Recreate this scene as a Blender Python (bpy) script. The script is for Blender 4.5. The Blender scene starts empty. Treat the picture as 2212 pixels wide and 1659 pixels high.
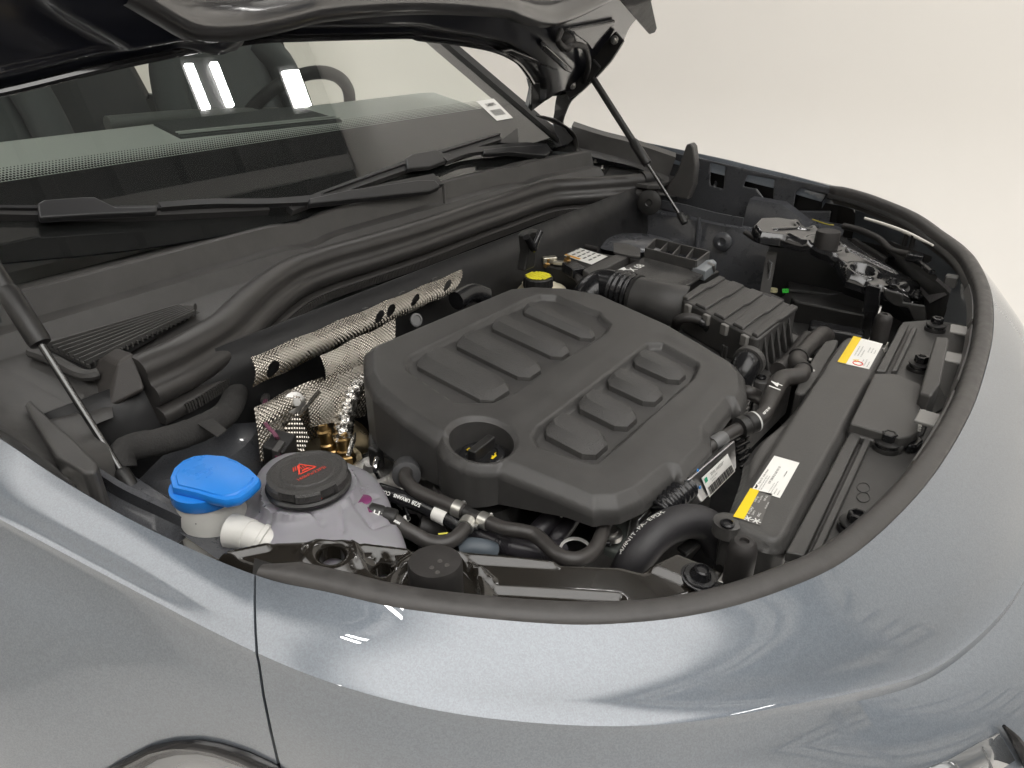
import bpy, bmesh, math, random
import numpy as np
from mathutils import Vector, Matrix
from mathutils.bvhtree import BVHTree
random.seed(7)
R = math.radians
sc = bpy.context.scene
COL = sc.collection
PI = math.pi

# ------------------------------------------------------------------ camera
# car axes: x forward, y to the car's left, z up; the camera stands at the right front corner
CAM = np.array([0.0, -0.969, 1.342]); PITCH = R(27.45); YAW = R(35.62); FPX = 1534.0; PW, PH = 2212.0, 1659.0
cam_d = bpy.data.cameras.new('camera'); cam = bpy.data.objects.new('camera', cam_d); COL.objects.link(cam)
cam_d.sensor_width = 36.0; cam_d.lens = 36.0 * FPX / PW; cam_d.clip_start = 0.02; cam_d.clip_end = 100
cam.location = CAM; cam.rotation_euler = (PI / 2 - PITCH, 0, YAW)
cam_d.dof.use_dof = False
sc.camera = cam
_h = np.array([-math.sin(YAW), math.cos(YAW), 0]); _r = np.array([math.cos(YAW), math.sin(YAW), 0]); _z = np.array([0, 0, 1.0])
_F = _h * math.cos(PITCH) - _z * math.sin(PITCH); _U = _h * math.sin(PITCH) + _z * math.cos(PITCH)

def ray(u, v): return _F + _r * (u - PW / 2) / FPX - _U * (v - PH / 2) / FPX
def P(u, v, z=None, x=None, y=None, pl=None, d=None):
    """where the line of sight through a measured point of the photograph meets a known plane of the car"""
    r = ray(u, v)
    if d is not None: t = d
    elif pl is not None:
        q0, n = np.array(pl[0], float), np.array(pl[1], float); t = ((q0 - CAM) @ n) / (r @ n)
    elif z is not None: t = (z - CAM[2]) / r[2]
    elif x is not None: t = (x - CAM[0]) / r[0]
    else: t = (y - CAM[1]) / r[1]
    return CAM + r * t
# measured areas of the photograph: (u0, v0, scale)
AREA = {'M': (0, 0, 1.0), '1': (0, 0, .3516), '2': (691.2, 0, .3516), '3': (1123.2, 172.8, .3516), '4': (1434.2, 518.4, .3516),
        '5': (0, 432, .3516), '6': (432, 518.4, .3516), '7': (259.2, 864, .3516), '8': (864, 864, .3516),
        'A': (743, 604.8, .25), 'B': (1088.6, 708.5, .25), 'C': (915.8, 864, .25), 'L': (0, 967.7, .4166), 'R': (1290.8, 967.7, .4166),
        'F': (1641.6, 328.3, .2578), 'H': (1002.2, 0, .2187)}
def uv(k, a, b):
    u0, v0, s = AREA[k]; return (u0 + a * s, v0 + b * s)
def Q(k, pts, **kw): return [P(*uv(k, a, b), **kw) for a, b in pts]
def Qz(k, pts): return [P(*uv(k, p[0], p[1]), z=p[2]) for p in pts]

# ------------------------------------------------------------------ world, light, exposure
w = bpy.data.worlds.new('World'); sc.world = w; w.use_nodes = True
bg = w.node_tree.nodes['Background']; bg.inputs[0].default_value = (.9, .95, 1, 1); bg.inputs[1].default_value = 0.05
sc.view_settings.view_transform = 'Standard'; sc.view_settings.look = 'None'
sc.view_settings.exposure = 0.22; sc.view_settings.gamma = 1
sc.cycles.use_denoising = True
sc.cycles.max_bounces = 10; sc.cycles.diffuse_bounces = 4; sc.cycles.glossy_bounces = 5; sc.cycles.transmission_bounces = 8; sc.cycles.transparent_max_bounces = 12
sc.cycles.caustics_reflective = False; sc.cycles.caustics_refractive = False
sc.cycles.sample_clamp_indirect = 6

# ------------------------------------------------------------------ materials
MATS = {}
def mat(name, col, rough=.5, metal=0., spec=.5, coat=0., grain=0., gscale=900., var=0., vscale=25., bump=0., bscale=200., trans=0., ior=1.45, emit=None, es=0., rvar=0., flake=0., alpha=1., sss=0., coat_rough=.03, dust=0., coat_ior=1.5):
    if name in MATS: return MATS[name]
    m = bpy.data.materials.new(name); m.use_nodes = True; nt = m.node_tree; N = nt.nodes; L = nt.links
    b = N['Principled BSDF']; I = b.inputs
    c4 = (*col, 1); I['Base Color'].default_value = c4; I['Roughness'].default_value = rough; I['Metallic'].default_value = metal
    I['Specular IOR Level'].default_value = spec; I['Coat Weight'].default_value = coat; I['Coat Roughness'].default_value = coat_rough; I['Coat IOR'].default_value = coat_ior
    I['IOR'].default_value = ior; I['Transmission Weight'].default_value = trans; I['Alpha'].default_value = alpha
    if sss: I['Subsurface Weight'].default_value = sss; I['Subsurface Radius'].default_value = (.02, .02, .02)
    if emit: I['Emission Color'].default_value = (*emit, 1); I['Emission Strength'].default_value = es
    tc = N.new('ShaderNodeTexCoord'); vec = tc.outputs['Object']
    if var or rvar or dust:
        n = N.new('ShaderNodeTexNoise'); n.inputs['Scale'].default_value = vscale; n.inputs['Detail'].default_value = 6; n.inputs['Roughness'].default_value = .65
        L.new(vec, n.inputs['Vector'])
        if var or dust:
            mx = N.new('ShaderNodeMix'); mx.data_type = 'RGBA'
            k = var
            mx.inputs[6].default_value = tuple(x * (1 - k) for x in col) + (1,)
            mx.inputs[7].default_value = tuple(min(1, x * (1 + k)) + dust for x in col) + (1,)
            rp = N.new('ShaderNodeMapRange'); rp.inputs[1].default_value = .3; rp.inputs[2].default_value = .7
            L.new(n.outputs[0], rp.inputs[0]); L.new(rp.outputs[0], mx.inputs[0]); L.new(mx.outputs[2], I['Base Color'])
        if rvar:
            rp = N.new('ShaderNodeMapRange'); rp.inputs[1].default_value = .3; rp.inputs[2].default_value = .7
            rp.inputs[3].default_value = max(.02, rough - rvar); rp.inputs[4].default_value = min(1, rough + rvar)
            L.new(n.outputs[0], rp.inputs[0]); L.new(rp.outputs[0], I['Roughness'])
    last = None
    if bump:
        n = N.new('ShaderNodeTexNoise'); n.inputs['Scale'].default_value = bscale; n.inputs['Detail'].default_value = 3; L.new(vec, n.inputs['Vector'])
        bp = N.new('ShaderNodeBump'); bp.inputs['Strength'].default_value = bump; bp.inputs['Distance'].default_value = .002
        L.new(n.outputs[0], bp.inputs['Height']); last = bp
    if grain:
        n = N.new('ShaderNodeTexVoronoi'); n.inputs['Scale'].default_value = gscale; L.new(vec, n.inputs['Vector'])
        bp = N.new('ShaderNodeBump'); bp.inputs['Strength'].default_value = grain; bp.inputs['Distance'].default_value = .0005
        L.new(n.outputs[0], bp.inputs['Height'])
        if last: L.new(last.outputs[0], bp.inputs['Normal'])
        last = bp
    if last: L.new(last.outputs[0], I['Normal'])
    if flake:
        vo = N.new('ShaderNodeTexVoronoi'); vo.inputs['Scale'].default_value = 1150; L.new(vec, vo.inputs['Vector'])
        mx = N.new('ShaderNodeMix'); mx.data_type = 'RGBA'
        mx.inputs[6].default_value = tuple(x * (1 - flake) for x in col) + (1,); mx.inputs[7].default_value = tuple(min(1, x * (1 + flake)) for x in col) + (1,)
        sp = N.new('ShaderNodeSeparateColor'); L.new(vo.outputs['Color'], sp.inputs[0])
        L.new(sp.outputs[0], mx.inputs[0]); L.new(mx.outputs[2], I['Base Color'])
    MATS[name] = m; return m

plastic = mat('black grained plastic', (.050, .0485, .047), .37, grain=.35, gscale=1500, var=.18, rvar=.05)
plastic_rib = mat('coarse grained plastic', (.047, .0455, .044), .40, grain=.9, gscale=900, var=.15, rvar=.05)
plastic_dk = mat('deep black plastic', (.017, .0165, .016), .42, var=.2, rvar=.1, grain=.2)
plastic_gy = mat('dark grey plastic', (.058, .0562, .054), .38, grain=.35, gscale=1200, var=.15, rvar=.08)
plastic_gloss = mat('smooth black plastic', (.012, .012, .013), .22, rvar=.08, var=.2)
rubber = mat('black rubber', (.024, .022, .021), .55, var=.2, rvar=.1, bump=.08, bscale=400)
rubber_rim = mat('weathered rubber rim', (.042, .0395, .038), .45, var=.12, vscale=70, rvar=.12, dust=.008, bump=.06, bscale=300)
rubber_seal = mat('satin rubber seal', (.036, .034, .0325), .40, var=.1, rvar=.05)
hose_m = mat('woven rubber hose', (.036, .033, .031), .42, var=.2, rvar=.08)
tape_m = mat('cloth tape', (.028, .027, .026), .85, var=.2, bump=.5, bscale=500)
black_paint = mat('gloss black paint', (.010, .010, .011), .12, coat=1, rvar=.05, coat_rough=.06)
ecoat = mat('bronze black coated steel', (.014, .012, .0095), .15, coat=.5, rvar=.04, spec=.5)
primer = mat('dark grey body primer', (.062, .064, .070), .32, coat=.4, rvar=.1, bump=.08, bscale=120, flake=.25)
hood_in = mat('dark blue hood underside', (.008, .009, .014), .28, coat=1, coat_ior=1.9, coat_rough=.10)
paint = mat('grey metallic paint', (.150, .170, .195), .55, metal=.5, coat=1., flake=.12, coat_rough=.015, coat_ior=1.7)
chrome = mat('polished steel', (.75, .75, .74), .12, metal=1)
steel = mat('dull steel', (.55, .54, .52), .35, metal=1, bump=.15, bscale=150, rvar=.1)
alu_cast = mat('cast aluminium', (.55, .54, .52), .38, metal=1, bump=.6, bscale=220, rvar=.12)
brass = mat('heat tinted brass', (.45, .30, .13), .33, metal=1, var=.35, rvar=.1)
bronze = mat('heat tinted steel', (.36, .30, .20), .32, metal=1, var=.3, rvar=.12)
foil = mat('crumpled foil', (.72, .70, .66), .22, metal=1, bump=1., bscale=260)
shield_m = mat('dimpled aluminium heat shield', (.36, .335, .295), .27, metal=1, rvar=.1, var=.15)
white_plastic = mat('milky white plastic', (.62, .61, .575), .42, sss=.3, var=.04)
cream_plastic = mat('cream plastic', (.72, .66, .50), .4, sss=.2, var=.04)
blue_plastic = mat('blue plastic', (.018, .205, .66), .30, var=.05, rvar=.06)
paper = mat('white label paper', (.78, .77, .73), .45)
paper_gy = mat('grey label print', (.10, .095, .09), .45)
yellow_pr = mat('yellow label print', (.80, .56, .01), .45)
black_pr = mat('black print', (.02, .02, .02), .5)
white_pr = mat('white print', (.75, .75, .72), .5)
red_pr = mat('red print', (.75, .06, .03), .5)
yellow_ink = mat('yellow print on cap', (.75, .55, .02), .5)
green_st = mat('green sticker', (.05, .75, .06), .5)
wall_m = mat('cream studio paint', (.80, .775, .735), .75, var=.012, vscale=.8)
floor_m = mat('cream studio floor', (.80, .775, .74), .6, var=.015, vscale=1.2)

# ------------------------------------------------------------------ mesh helpers
def link(o, parent=None):
    COL.objects.link(o)
    if parent is not None:
        o.parent = parent
        if parent.type == 'EMPTY' and not parent.get('_local'): o.matrix_parent_inverse = Matrix.Translation(-Vector(parent.location))
    return o
def mk(name, verts, faces, m, parent=None, smooth=30, bevel=0., bseg=2, sub=0, solid=0., label=None, merge=0.):
    me = bpy.data.meshes.new(name); me.from_pydata([tuple(map(float, v)) for v in verts], [], [tuple(f) for f in faces]); me.validate()
    bm = bmesh.new(); bm.from_mesh(me)
    if merge: bmesh.ops.remove_doubles(bm, verts=bm.verts, dist=merge)
    bmesh.ops.recalc_face_normals(bm, faces=bm.faces); bm.to_mesh(me); bm.free()
    me.materials.append(m)
    if smooth is not None:
        me.shade_smooth(); me.set_sharp_from_angle(angle=R(smooth))
    o = bpy.data.objects.new(name, me); link(o, parent)
    if solid:
        s = o.modifiers.new('thickness', 'SOLIDIFY'); s.thickness = solid; s.offset = -1
    if bevel:
        b = o.modifiers.new('bevel', 'BEVEL'); b.width = bevel; b.segments = bseg; b.limit_method = 'ANGLE'; b.angle_limit = R(28); b.harden_normals = True
    if sub:
        s = o.modifiers.new('smooth', 'SUBSURF'); s.levels = sub; s.render_levels = sub
    if label: o['label'] = label
    return o
def thing(name, label, cat, loc=(0, 0, 0), group=None, local=False):
    o = bpy.data.objects.new(name, None); o.location = tuple(map(float, loc)); o.empty_display_size = .02; COL.objects.link(o)
    o['label'] = label; o['category'] = cat
    if group: o['group'] = group
    if local: o['_local'] = 1
    return o
def tag(o, label, cat, group=None):
    o['label'] = label; o['category'] = cat
    if group: o['group'] = group
    return o
def copy_tree(o, parent=None):
    c = o.copy(); COL.objects.link(c); c.parent = parent
    for ch in o.children: copy_tree(ch, c)
    return c
def spline(pts, n, closed=False):
    p = [np.array(a, float) for a in pts]
    if closed: p = [p[-1]] + p + [p[0], p[1]]
    else: p = [2 * p[0] - p[1]] + p + [2 * p[-1] - p[-2]]
    out = []; k = len(p) - 3
    for i in range(k):
        a, b, c, d = p[i:i + 4]
        m = n
        for j in range(m):
            t = j / m
            out.append(.5 * ((2 * b) + (-a + c) * t + (2 * a - 5 * b + 4 * c - d) * t * t + (-a + 3 * b - 3 * c + d) * t ** 3))
    if not closed: out.append(p[-2])
    return out
def even(pts, n):
    p = np.array(pts, float); s = np.concatenate([[0], np.cumsum(np.linalg.norm(np.diff(p, axis=0), axis=1))])
    t = np.linspace(0, s[-1], n); return np.stack([np.interp(t, s, p[:, k]) for k in range(p.shape[1])], 1)
def frames(p):
    p = np.array(p); n = len(p); T = np.gradient(p, axis=0); T /= np.linalg.norm(T, axis=1)[:, None] + 1e-12
    up = np.array([0, 0, 1.0]);
    if abs(T[0] @ up) > .95: up = np.array([1.0, 0, 0])
    N = np.zeros_like(p); x = np.cross(T[0], up); x /= np.linalg.norm(x); N[0] = x
    for i in range(1, n):
        v = N[i - 1] - T[i] * (N[i - 1] @ T[i]); N[i] = v / (np.linalg.norm(v) + 1e-12)
    return T, N, np.cross(T, N)
def tube(name, pts, r, m, parent=None, seg=14, n=8, step=None, rf=None, sp=True, caps=True, label=None, tf=None, smooth=40):
    p = spline(pts, n) if sp and len(pts) > 2 else [np.array(a, float) for a in pts]
    L = float(np.sum(np.linalg.norm(np.diff(np.array(p), axis=0), axis=1)))
    k = max(2, int(L / step) + 1) if step else len(p)
    p = even(p, k)
    T, N, B = frames(p); V = []; Fc = []
    rr = np.interp(np.linspace(0, 1, k), np.linspace(0, 1, len(r)), r) if hasattr(r, '__len__') else np.full(k, r)
    for i in range(k):
        s = L * i / (k - 1)
        for j in range(seg):
            a = 2 * PI * j / seg
            q = rr[i] * (rf(s) if rf else 1) * (tf(s, a) if tf else 1)
            V.append(p[i] + q * (math.cos(a) * N[i] + math.sin(a) * B[i]))
    for i in range(k - 1):
        for j in range(seg):
            Fc.append((i * seg + j, i * seg + (j + 1) % seg, (i + 1) * seg + (j + 1) % seg, (i + 1) * seg + j))
    if caps: Fc.append(tuple(range(seg))); Fc.append(tuple((k - 1) * seg + j for j in range(seg)))
    return mk(name, V, Fc, m, parent, smooth=smooth, label=label)
def grid_faces(rows, cols, close=False):
    return [(i * cols + j, i * cols + (j + 1) % cols, (i + 1) * cols + (j + 1) % cols, (i + 1) * cols + j) for i in range(rows - 1) for j in range(cols if close else cols - 1)]
def loft(name, rows, m, parent=None, smooth=35, close=False, cap=False, **kw):
    c = len(rows[0]); V = [v for r in rows for v in r]; F = grid_faces(len(rows), c, close)
    if cap: F += [tuple(range(c)), tuple((len(rows) - 1) * c + j for j in range(c))]
    return mk(name, V, F, m, parent, smooth=smooth, **kw)
def basis(axis, ref=None):
    a = np.array(axis, float); a /= np.linalg.norm(a)
    ref = np.array(ref if ref is not None else ((1, 0, 0) if abs(a[0]) < .9 else (0, 1, 0)), float)
    x = ref - a * (ref @ a); x /= np.linalg.norm(x); return x, np.cross(a, x), a
def lathe(name, o, axis, prof, m, parent=None, seg=28, smooth=35, sx=1., sy=1., ref=None, cap=True, rmod=None, label=None):
    x, y, a = basis(axis, ref); o = np.array(o, float); rows = []
    for (r, h) in prof:
        rows.append([o + a * h + r * (rmod(2 * PI * j / seg, h) if rmod else 1) * (sx * math.cos(2 * PI * j / seg) * x + sy * math.sin(2 * PI * j / seg) * y) for j in range(seg)])
    return loft(name, rows, m, parent, smooth=smooth, close=True, cap=cap, label=label)
def prism(name, top, down, m, parent=None, bevel=.002, bseg=2, taper=None, label=None, smooth=30):
    """polygon (3-D points) pushed along a vector"""
    t = [np.array(a, float) for a in top]; d = np.array(down if hasattr(down, '__len__') else (0, 0, -down), float); n = len(t)
    c = sum(t) / n; lo = [(a + d if not taper else c + (a - c) * taper + d) for a in t]
    V = t + lo; F = [tuple(range(n)), tuple(range(2 * n - 1, n - 1, -1))] + [(i, (i + 1) % n, n + (i + 1) % n, n + i) for i in range(n)]
    return mk(name, V, F, m, parent, smooth=smooth, bevel=bevel, bseg=bseg, label=label)
def box(name, c, s, m, parent=None, ax=(1, 0, 0), up=(0, 0, 1), bevel=.002, label=None, bseg=2):
    z = np.array(up, float); z /= np.linalg.norm(z); x = np.array(ax, float); x -= z * (x @ z); x /= np.linalg.norm(x); y = np.cross(z, x)
    c = np.array(c, float); V = [c + x * s[0] / 2 * i + y * s[1] / 2 * j + z * s[2] / 2 * k for i in (-1, 1) for j in (-1, 1) for k in (-1, 1)]
    F = [(0, 1, 3, 2), (4, 6, 7, 5), (0, 4, 5, 1), (2, 3, 7, 6), (0, 2, 6, 4), (1, 5, 7, 3)]
    return mk(name, V, F, m, parent, bevel=bevel, bseg=bseg, label=label)
def sdf_poly(X, Y, poly):
    """signed distance to a polygon, negative inside"""
    p = np.array(poly, float)[:, :2]; n = len(p); d = np.full(X.shape, 1e9); s = np.ones(X.shape)
    for i in range(n):
        a, b = p[i], p[(i - 1) % n]; e = b - a; wx, wy = X - a[0], Y - a[1]
        t = np.clip((wx * e[0] + wy * e[1]) / (e @ e + 1e-15), 0, 1); bx, by = wx - e[0] * t, wy - e[1] * t
        d = np.minimum(d, bx * bx + by * by)
        c1 = Y >= a[1]; c2 = Y < b[1]; c3 = e[0] * wy > e[1] * wx
        s = np.where((c1 & c2 & c3) | (~c1 & ~c2 & ~c3), -s, s)
    return s * np.sqrt(d)
def sdf_seg(X, Y, a, b, r):
    a, b = np.array(a[:2]), np.array(b[:2]); e = b - a; t = np.clip(((X - a[0]) * e[0] + (Y - a[1]) * e[1]) / (e @ e + 1e-15), 0, 1)
    return np.hypot(X - a[0] - e[0] * t, Y - a[1] - e[1] * t) - r
def sstep(a, b, x):
    t = np.clip((x - a) / (b - a), 0, 1); return t * t * (3 - 2 * t)
def hf(name, bounds, sdf, height, m, parent=None, res=.003, skirt=0., smooth=40, to3d=None, label=None, solid=0.):
    """pressed sheet: a height field trimmed to the outline sdf<0, edge pulled on to the outline, edge turned down by skirt"""
    x0, x1, y0, y1 = bounds; nx = int((x1 - x0) / res) + 1; ny = int((y1 - y0) / res) + 1
    X, Y = np.meshgrid(np.linspace(x0, x1, nx), np.linspace(y0, y1, ny), indexing='ij')
    S = sdf(X, Y); cx = (S[:-1, :-1] + S[1:, :-1] + S[:-1, 1:] + S[1:, 1:]) / 4; keep = cx < 0
    idx = np.arange(nx * ny).reshape(nx, ny)
    Fq = np.stack([idx[:-1, :-1][keep], idx[1:, :-1][keep], idx[1:, 1:][keep], idx[:-1, 1:][keep]], 1)
    used = np.unique(Fq); mp = -np.ones(nx * ny, int); mp[used] = np.arange(len(used)); Fq = mp[Fq]
    x = X.ravel()[used]; y = Y.ravel()[used]
    ed = np.concatenate([Fq[:, [0, 1]], Fq[:, [1, 2]], Fq[:, [2, 3]], Fq[:, [3, 0]]]); es = np.sort(ed, 1)
    u_, inv, cnt = np.unique(es, axis=0, return_inverse=True, return_counts=True); bmask = cnt[inv.ravel()] == 1; bed = ed[bmask]
    bv = np.unique(bed)
    for _ in range(4):
        e = 1e-5; s0 = sdf(x[bv], y[bv]); gx = (sdf(x[bv] + e, y[bv]) - s0) / e; gy = (sdf(x[bv], y[bv] + e) - s0) / e
        g2 = gx * gx + gy * gy + 1e-9; st = np.clip(s0, -res, res) / g2; x[bv] -= st * gx * .9; y[bv] -= st * gy * .9
    z = height(x, y); V = np.stack([x, y, z], 1); F = [tuple(f) for f in Fq]
    if skirt is not None and not (np.isscalar(skirt) and skirt == 0):
        k0 = len(V); lo = {}; ext = []
        for i, b in enumerate(bv):
            lo[b] = k0 + i; zz = skirt(x[b], y[b]) if callable(skirt) else z[b] - skirt
            ext.append((x[b], y[b], zz))
        k1 = k0 + len(bv); up = {b: k1 + i for i, b in enumerate(bv)}
        V = np.concatenate([V, np.array(ext), V[bv] - np.array([0, 0, .0004])]); F += [(a, up[a], up[b], b) for a, b in bed] + [(up[a], lo[a], lo[b], up[b]) for a, b in bed]
    V = [to3d(*p) for p in V] if to3d else V
    return mk(name, V, F, m, parent, smooth=smooth, label=label, solid=solid)
_txt = {}
def text(name, s, o, xd, yd, size, m, parent=None, align='CENTER', bold=0., label=None, lift=.0006):
    """flat printed lettering lying on a surface: o centre, xd reading direction, yd up direction of the letters"""
    cu = bpy.data.curves.new(name, 'FONT'); cu.body = s; cu.size = size; cu.align_x = align; cu.align_y = 'CENTER'; cu.resolution_u = 2; cu.offset = bold
    tmp = bpy.data.objects.new(name, cu); COL.objects.link(tmp)
    dg = bpy.context.evaluated_depsgraph_get(); me = bpy.data.meshes.new_from_object(tmp.evaluated_get(dg)); bpy.data.objects.remove(tmp); bpy.data.curves.remove(cu)
    x = np.array(xd, float); x /= np.linalg.norm(x); y = np.array(yd, float); y -= x * (x @ y); y /= np.linalg.norm(y); z = np.cross(x, y); o = np.array(o, float) + z * lift
    for v in me.vertices:
        v.co = Vector(o + x * v.co.x + y * v.co.y)
    me.materials.clear(); me.materials.append(m)
    ob = bpy.data.objects.new(name, me); link(ob, parent)
    if label: ob['label'] = label
    return ob
def patch(name, c4, m, parent=None, lift=.0004, th=.0003):
    """sticker: four corners in order, laid on a surface"""
    c = [np.array(a, float) for a in c4]; n = np.cross(c[1] - c[0], c[-1] - c[0]); n /= np.linalg.norm(n)
    if n @ (CAM - c[0]) < 0: n = -n
    return prism(name, [a + n * (lift + th) for a in c], -n * th, m, parent, bevel=0)
def bil(c, s, t):
    """point in a four-cornered patch: s along 0->1, t along 0->3"""
    c = [np.array(a, float) for a in c]; return (c[0] * (1 - s) + c[1] * s) * (1 - t) + (c[3] * (1 - s) + c[2] * s) * t
def print_lines(parent, c, lines, m, bold=0.):
    """lines: (s, t, text height as part of the patch height, string[, align])"""
    c = [np.array(a, float) for a in c]; H = np.linalg.norm(c[3] - c[0]); xd = c[1] - c[0]; yd = c[0] - c[3]
    n = np.cross(xd, yd); n /= np.linalg.norm(n)
    for ln in lines:
        s, t, h, body = ln[:4]; al = ln[4] if len(ln) > 4 else 'LEFT'; mm = ln[5] if len(ln) > 5 else m
        text('lettering', body, bil(c, s, t) + n * .0009, xd, yd, h * H, mm, parent, align=al, bold=bold, lift=0)
def sub(a, b): return np.array(a, float) - np.array(b, float)
def at(o, dx=0, dy=0, dz=0): return np.array(o, float) + np.array((dx, dy, dz))
def smooth_poly(pts, it=1):
    p = [np.array(q, float) for q in pts]
    for _ in range(it): p = [x for a, b in zip(p, p[1:] + p[:1]) for x in (a * .8 + b * .2, a * .2 + b * .8)]
    return p
# ------------------------------------------------------------------ the studio room
def structure(o): o['kind'] = 'structure'; return o
XR, XF, YR, YL, ZC = -6.5, 5.5, -4.6, 2.9, 4.35
structure(mk('floor', [(XR, YR, 0), (XF, YR, 0), (XF, 1.9, 0), (XR, 1.9, 0)], [(0, 1, 2, 3)], floor_m, smooth=None))
rows = []
for k in range(25):
    a = PI / 2 * k / 24; rows.append([(x, 1.9 + 1.0 * math.sin(a), 1.0 - 1.0 * math.cos(a)) for x in (XR, XF)])
rows.append([(x, YL, ZC) for x in (XR, XF)])
cyc = structure(loft('studio_wall', rows, wall_m, smooth=60))
wall2 = mat('pale wall panels', (.62, .60, .565), .6, var=.03, vscale=1.5)
structure(mk('rear_wall', [(XR, YR, 0), (XR, YL, 0), (XR, YL, ZC), (XR, YR, ZC)], [(0, 1, 2, 3)], wall_m, smooth=None))
# right side and front walls stand behind the photographer: ribbed sheet cladding with dark door openings, seen only in the paint
def ribbed(name, a, b, h, nrm, m, pitch=.32, dep=.035):
    a, b, nrm = np.array(a, float), np.array(b, float), np.array(nrm, float); L = np.linalg.norm(b - a); d = (b - a) / L; n = int(L / pitch); pr = []
    for i in range(n):
        s = i * L / n; p = L / n
        for f, o_ in ((0, 0), (.70, 0), (.76, dep), (.94, dep)): pr.append(a + d * (s + f * p) + nrm * o_)
    pr.append(b); hh = np.array(h, float)
    return structure(loft(name, [pr, [q + hh for q in pr]], m, smooth=None))
ribbed('right_wall', (XR, YR, 0), (XF, YR, 0), (0, 0, ZC), (0, 1, 0), wall2, pitch=.5)
ribbed('front_wall', (XF, YR, 0), (XF, YL, 0), (0, 0, ZC), (-1, 0, 0), mat('pale sectional door', (.74, .72, .68), .5), pitch=.45, dep=.05)
ceil_m = mat('dark grey ceiling sheet', (.05, .05, .053), .7)
ribbed('ceiling', (XR, YR, ZC), (XR, YL, ZC), (XF - XR, 0, 0), (0, 0, -1), ceil_m, pitch=.4, dep=.05)
beam_m = mat('grey roof beam', (.30, .30, .30), .6)
for x in (-4.2, -1.6, 1.5, 3.6):
    structure(box('ceiling_beam', (x, (YR + YL) / 2, ZC - .05), (.12, YL - YR - .1, .08), beam_m, bevel=.004))
seam_m = mat('dark seam', (.10, .10, .10), .6)
for k in range(9): structure(box('wall_rail', (XF - .07, (YR + YL) / 2, .45 + k * .45), (.03, YL - YR - .1, .06), seam_m, bevel=.002))
for y in (-3.9, -2.0, .15, 2.2): structure(box('wall_post', (XF - .09, y, 2.1), (.05, .22, 4.2), beam_m, bevel=.003))
dark_glass = mat('dark window glass', (.05, .065, .085), .12)
for (x, y, wd, hd, z) in ((XF - .13, -2.95, 1.5, 1.9, 2.3), (XF - .13, -.92, 1.6, 1.9, 2.3), (XF - .13, 1.18, 1.6, 1.9, 2.3)):
    t = thing('door_window', {-2.95: 'dark glazed window band in the end wall, nearest the side wall', -.92: 'dark glazed window band in the middle of the end wall', 1.18: 'dark glazed window band in the end wall beside the studio wall'}[y], 'window', (x, y, 0), group='glazed windows in the end wall')
    box('frame', (x + .0, y, z), (.05, wd + .14, hd + .14), beam_m, t, bevel=.004)
    for k in range(4): box('pane', (x - .03, y, z - hd / 2 + hd * (k + .5) / 4), (.02, wd, hd / 4 - .05), dark_glass, t, bevel=.002)
# ceiling lamps: short twin bars over the far side of the car, added long bars to brighten the wall, one broad added fill panel over the nose
lamp_m = mat('lamp bar', (1, 1, 1), .5, emit=(1.0, .98, .95), es=55)
wash_m = mat('added wall wash', (1, 1, 1), .5, emit=(1.0, .98, .95), es=40)
def soft_panel(name, es):
    m = mat(name, (1, 1, 1), .5, emit=(1.0, .985, .965), es=es); nt = m.node_tree; L = nt.links; N = nt.nodes
    g = N.new('ShaderNodeTexCoord'); sp = N.new('ShaderNodeSeparateXYZ'); L.new(g.outputs['Generated'], sp.inputs[0])
    def mth(op, a, b=None, c=None):
        n = N.new('ShaderNodeMath'); n.operation = op
        for i, v in enumerate((a, b, c)):
            if v is None: continue
            if hasattr(v, 'links'): L.new(v, n.inputs[i])
            else: n.inputs[i].default_value = v
        return n.outputs[0]
    def hump(o):
        a = mth('ABSOLUTE', mth('SUBTRACT', o, .5)); n = N.new('ShaderNodeMapRange'); n.interpolation_type = 'SMOOTHSTEP'
        n.inputs[1].default_value = .5; n.inputs[2].default_value = .29; L.new(a, n.inputs[0]); return n.outputs[0]
    L.new(mth('MULTIPLY', mth('MULTIPLY', hump(sp.outputs[0]), hump(sp.outputs[1])), es), N['Principled BSDF'].inputs['Emission Strength'])  # edge falloff put in to soften the panel's mirror image in the paint
    return m
panel_m = soft_panel('fill panel', 2.9)
fill_frame = mat('white fill frame', (.75, .75, .73), .5)
def bar_lamp(label, x0, x1, ys_, z, wd, m, grp):
    t = thing('ceiling_lamp', label, 'lamp', ((x0 + x1) / 2, sum(ys_) / len(ys_), z), group=grp)
    box('housing', ((x0 + x1) / 2, sum(ys_) / len(ys_), z + .05), (x1 - x0 + .08, max(ys_) - min(ys_) + wd + .03, .05), mat('dark lamp housing', (.06, .06, .06), .5), t)
    for y in ys_: box('lamp_bar', ((x0 + x1) / 2, y, z + .01), (x1 - x0, wd, .03), m, t, bevel=.006)
G1 = 'short ceiling lamps mirrored in the windscreen'
bar_lamp('short twin bar ceiling lamp whose two stripes show in the windscreen', -2.30, -2.03, (1.70, 1.87), 4.05, .05, lamp_m, G1)
bar_lamp('short wide single bar ceiling lamp mirrored beside the steering wheel', -2.22, -1.98, (2.42,), 4.05, .13, lamp_m, G1)
bar_lamp('short twin bar ceiling lamp mirrored in the right fender and nose', -.62, -.30, (-1.02, -.90), 4.05, .05, lamp_m, G1)
G2 = 'added wash tubes under the ceiling'
for x0, y, lab in ((-5.5, 2.0, 'added wash tube at the rear end of the studio wall'), (-5.5, .6, 'added wash tube behind the roof of the car'), (-.6, 2.0, 'added wash tube along the studio wall beside the car'), (2.6, 2.0, 'added wash tube at the front end of the studio wall')):
    bar_lamp(lab, x0, x0 + 2.4, (y,), 4.15, .05, wash_m, G2)  # unseen tubes added to lift the brightness of the wall
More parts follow.
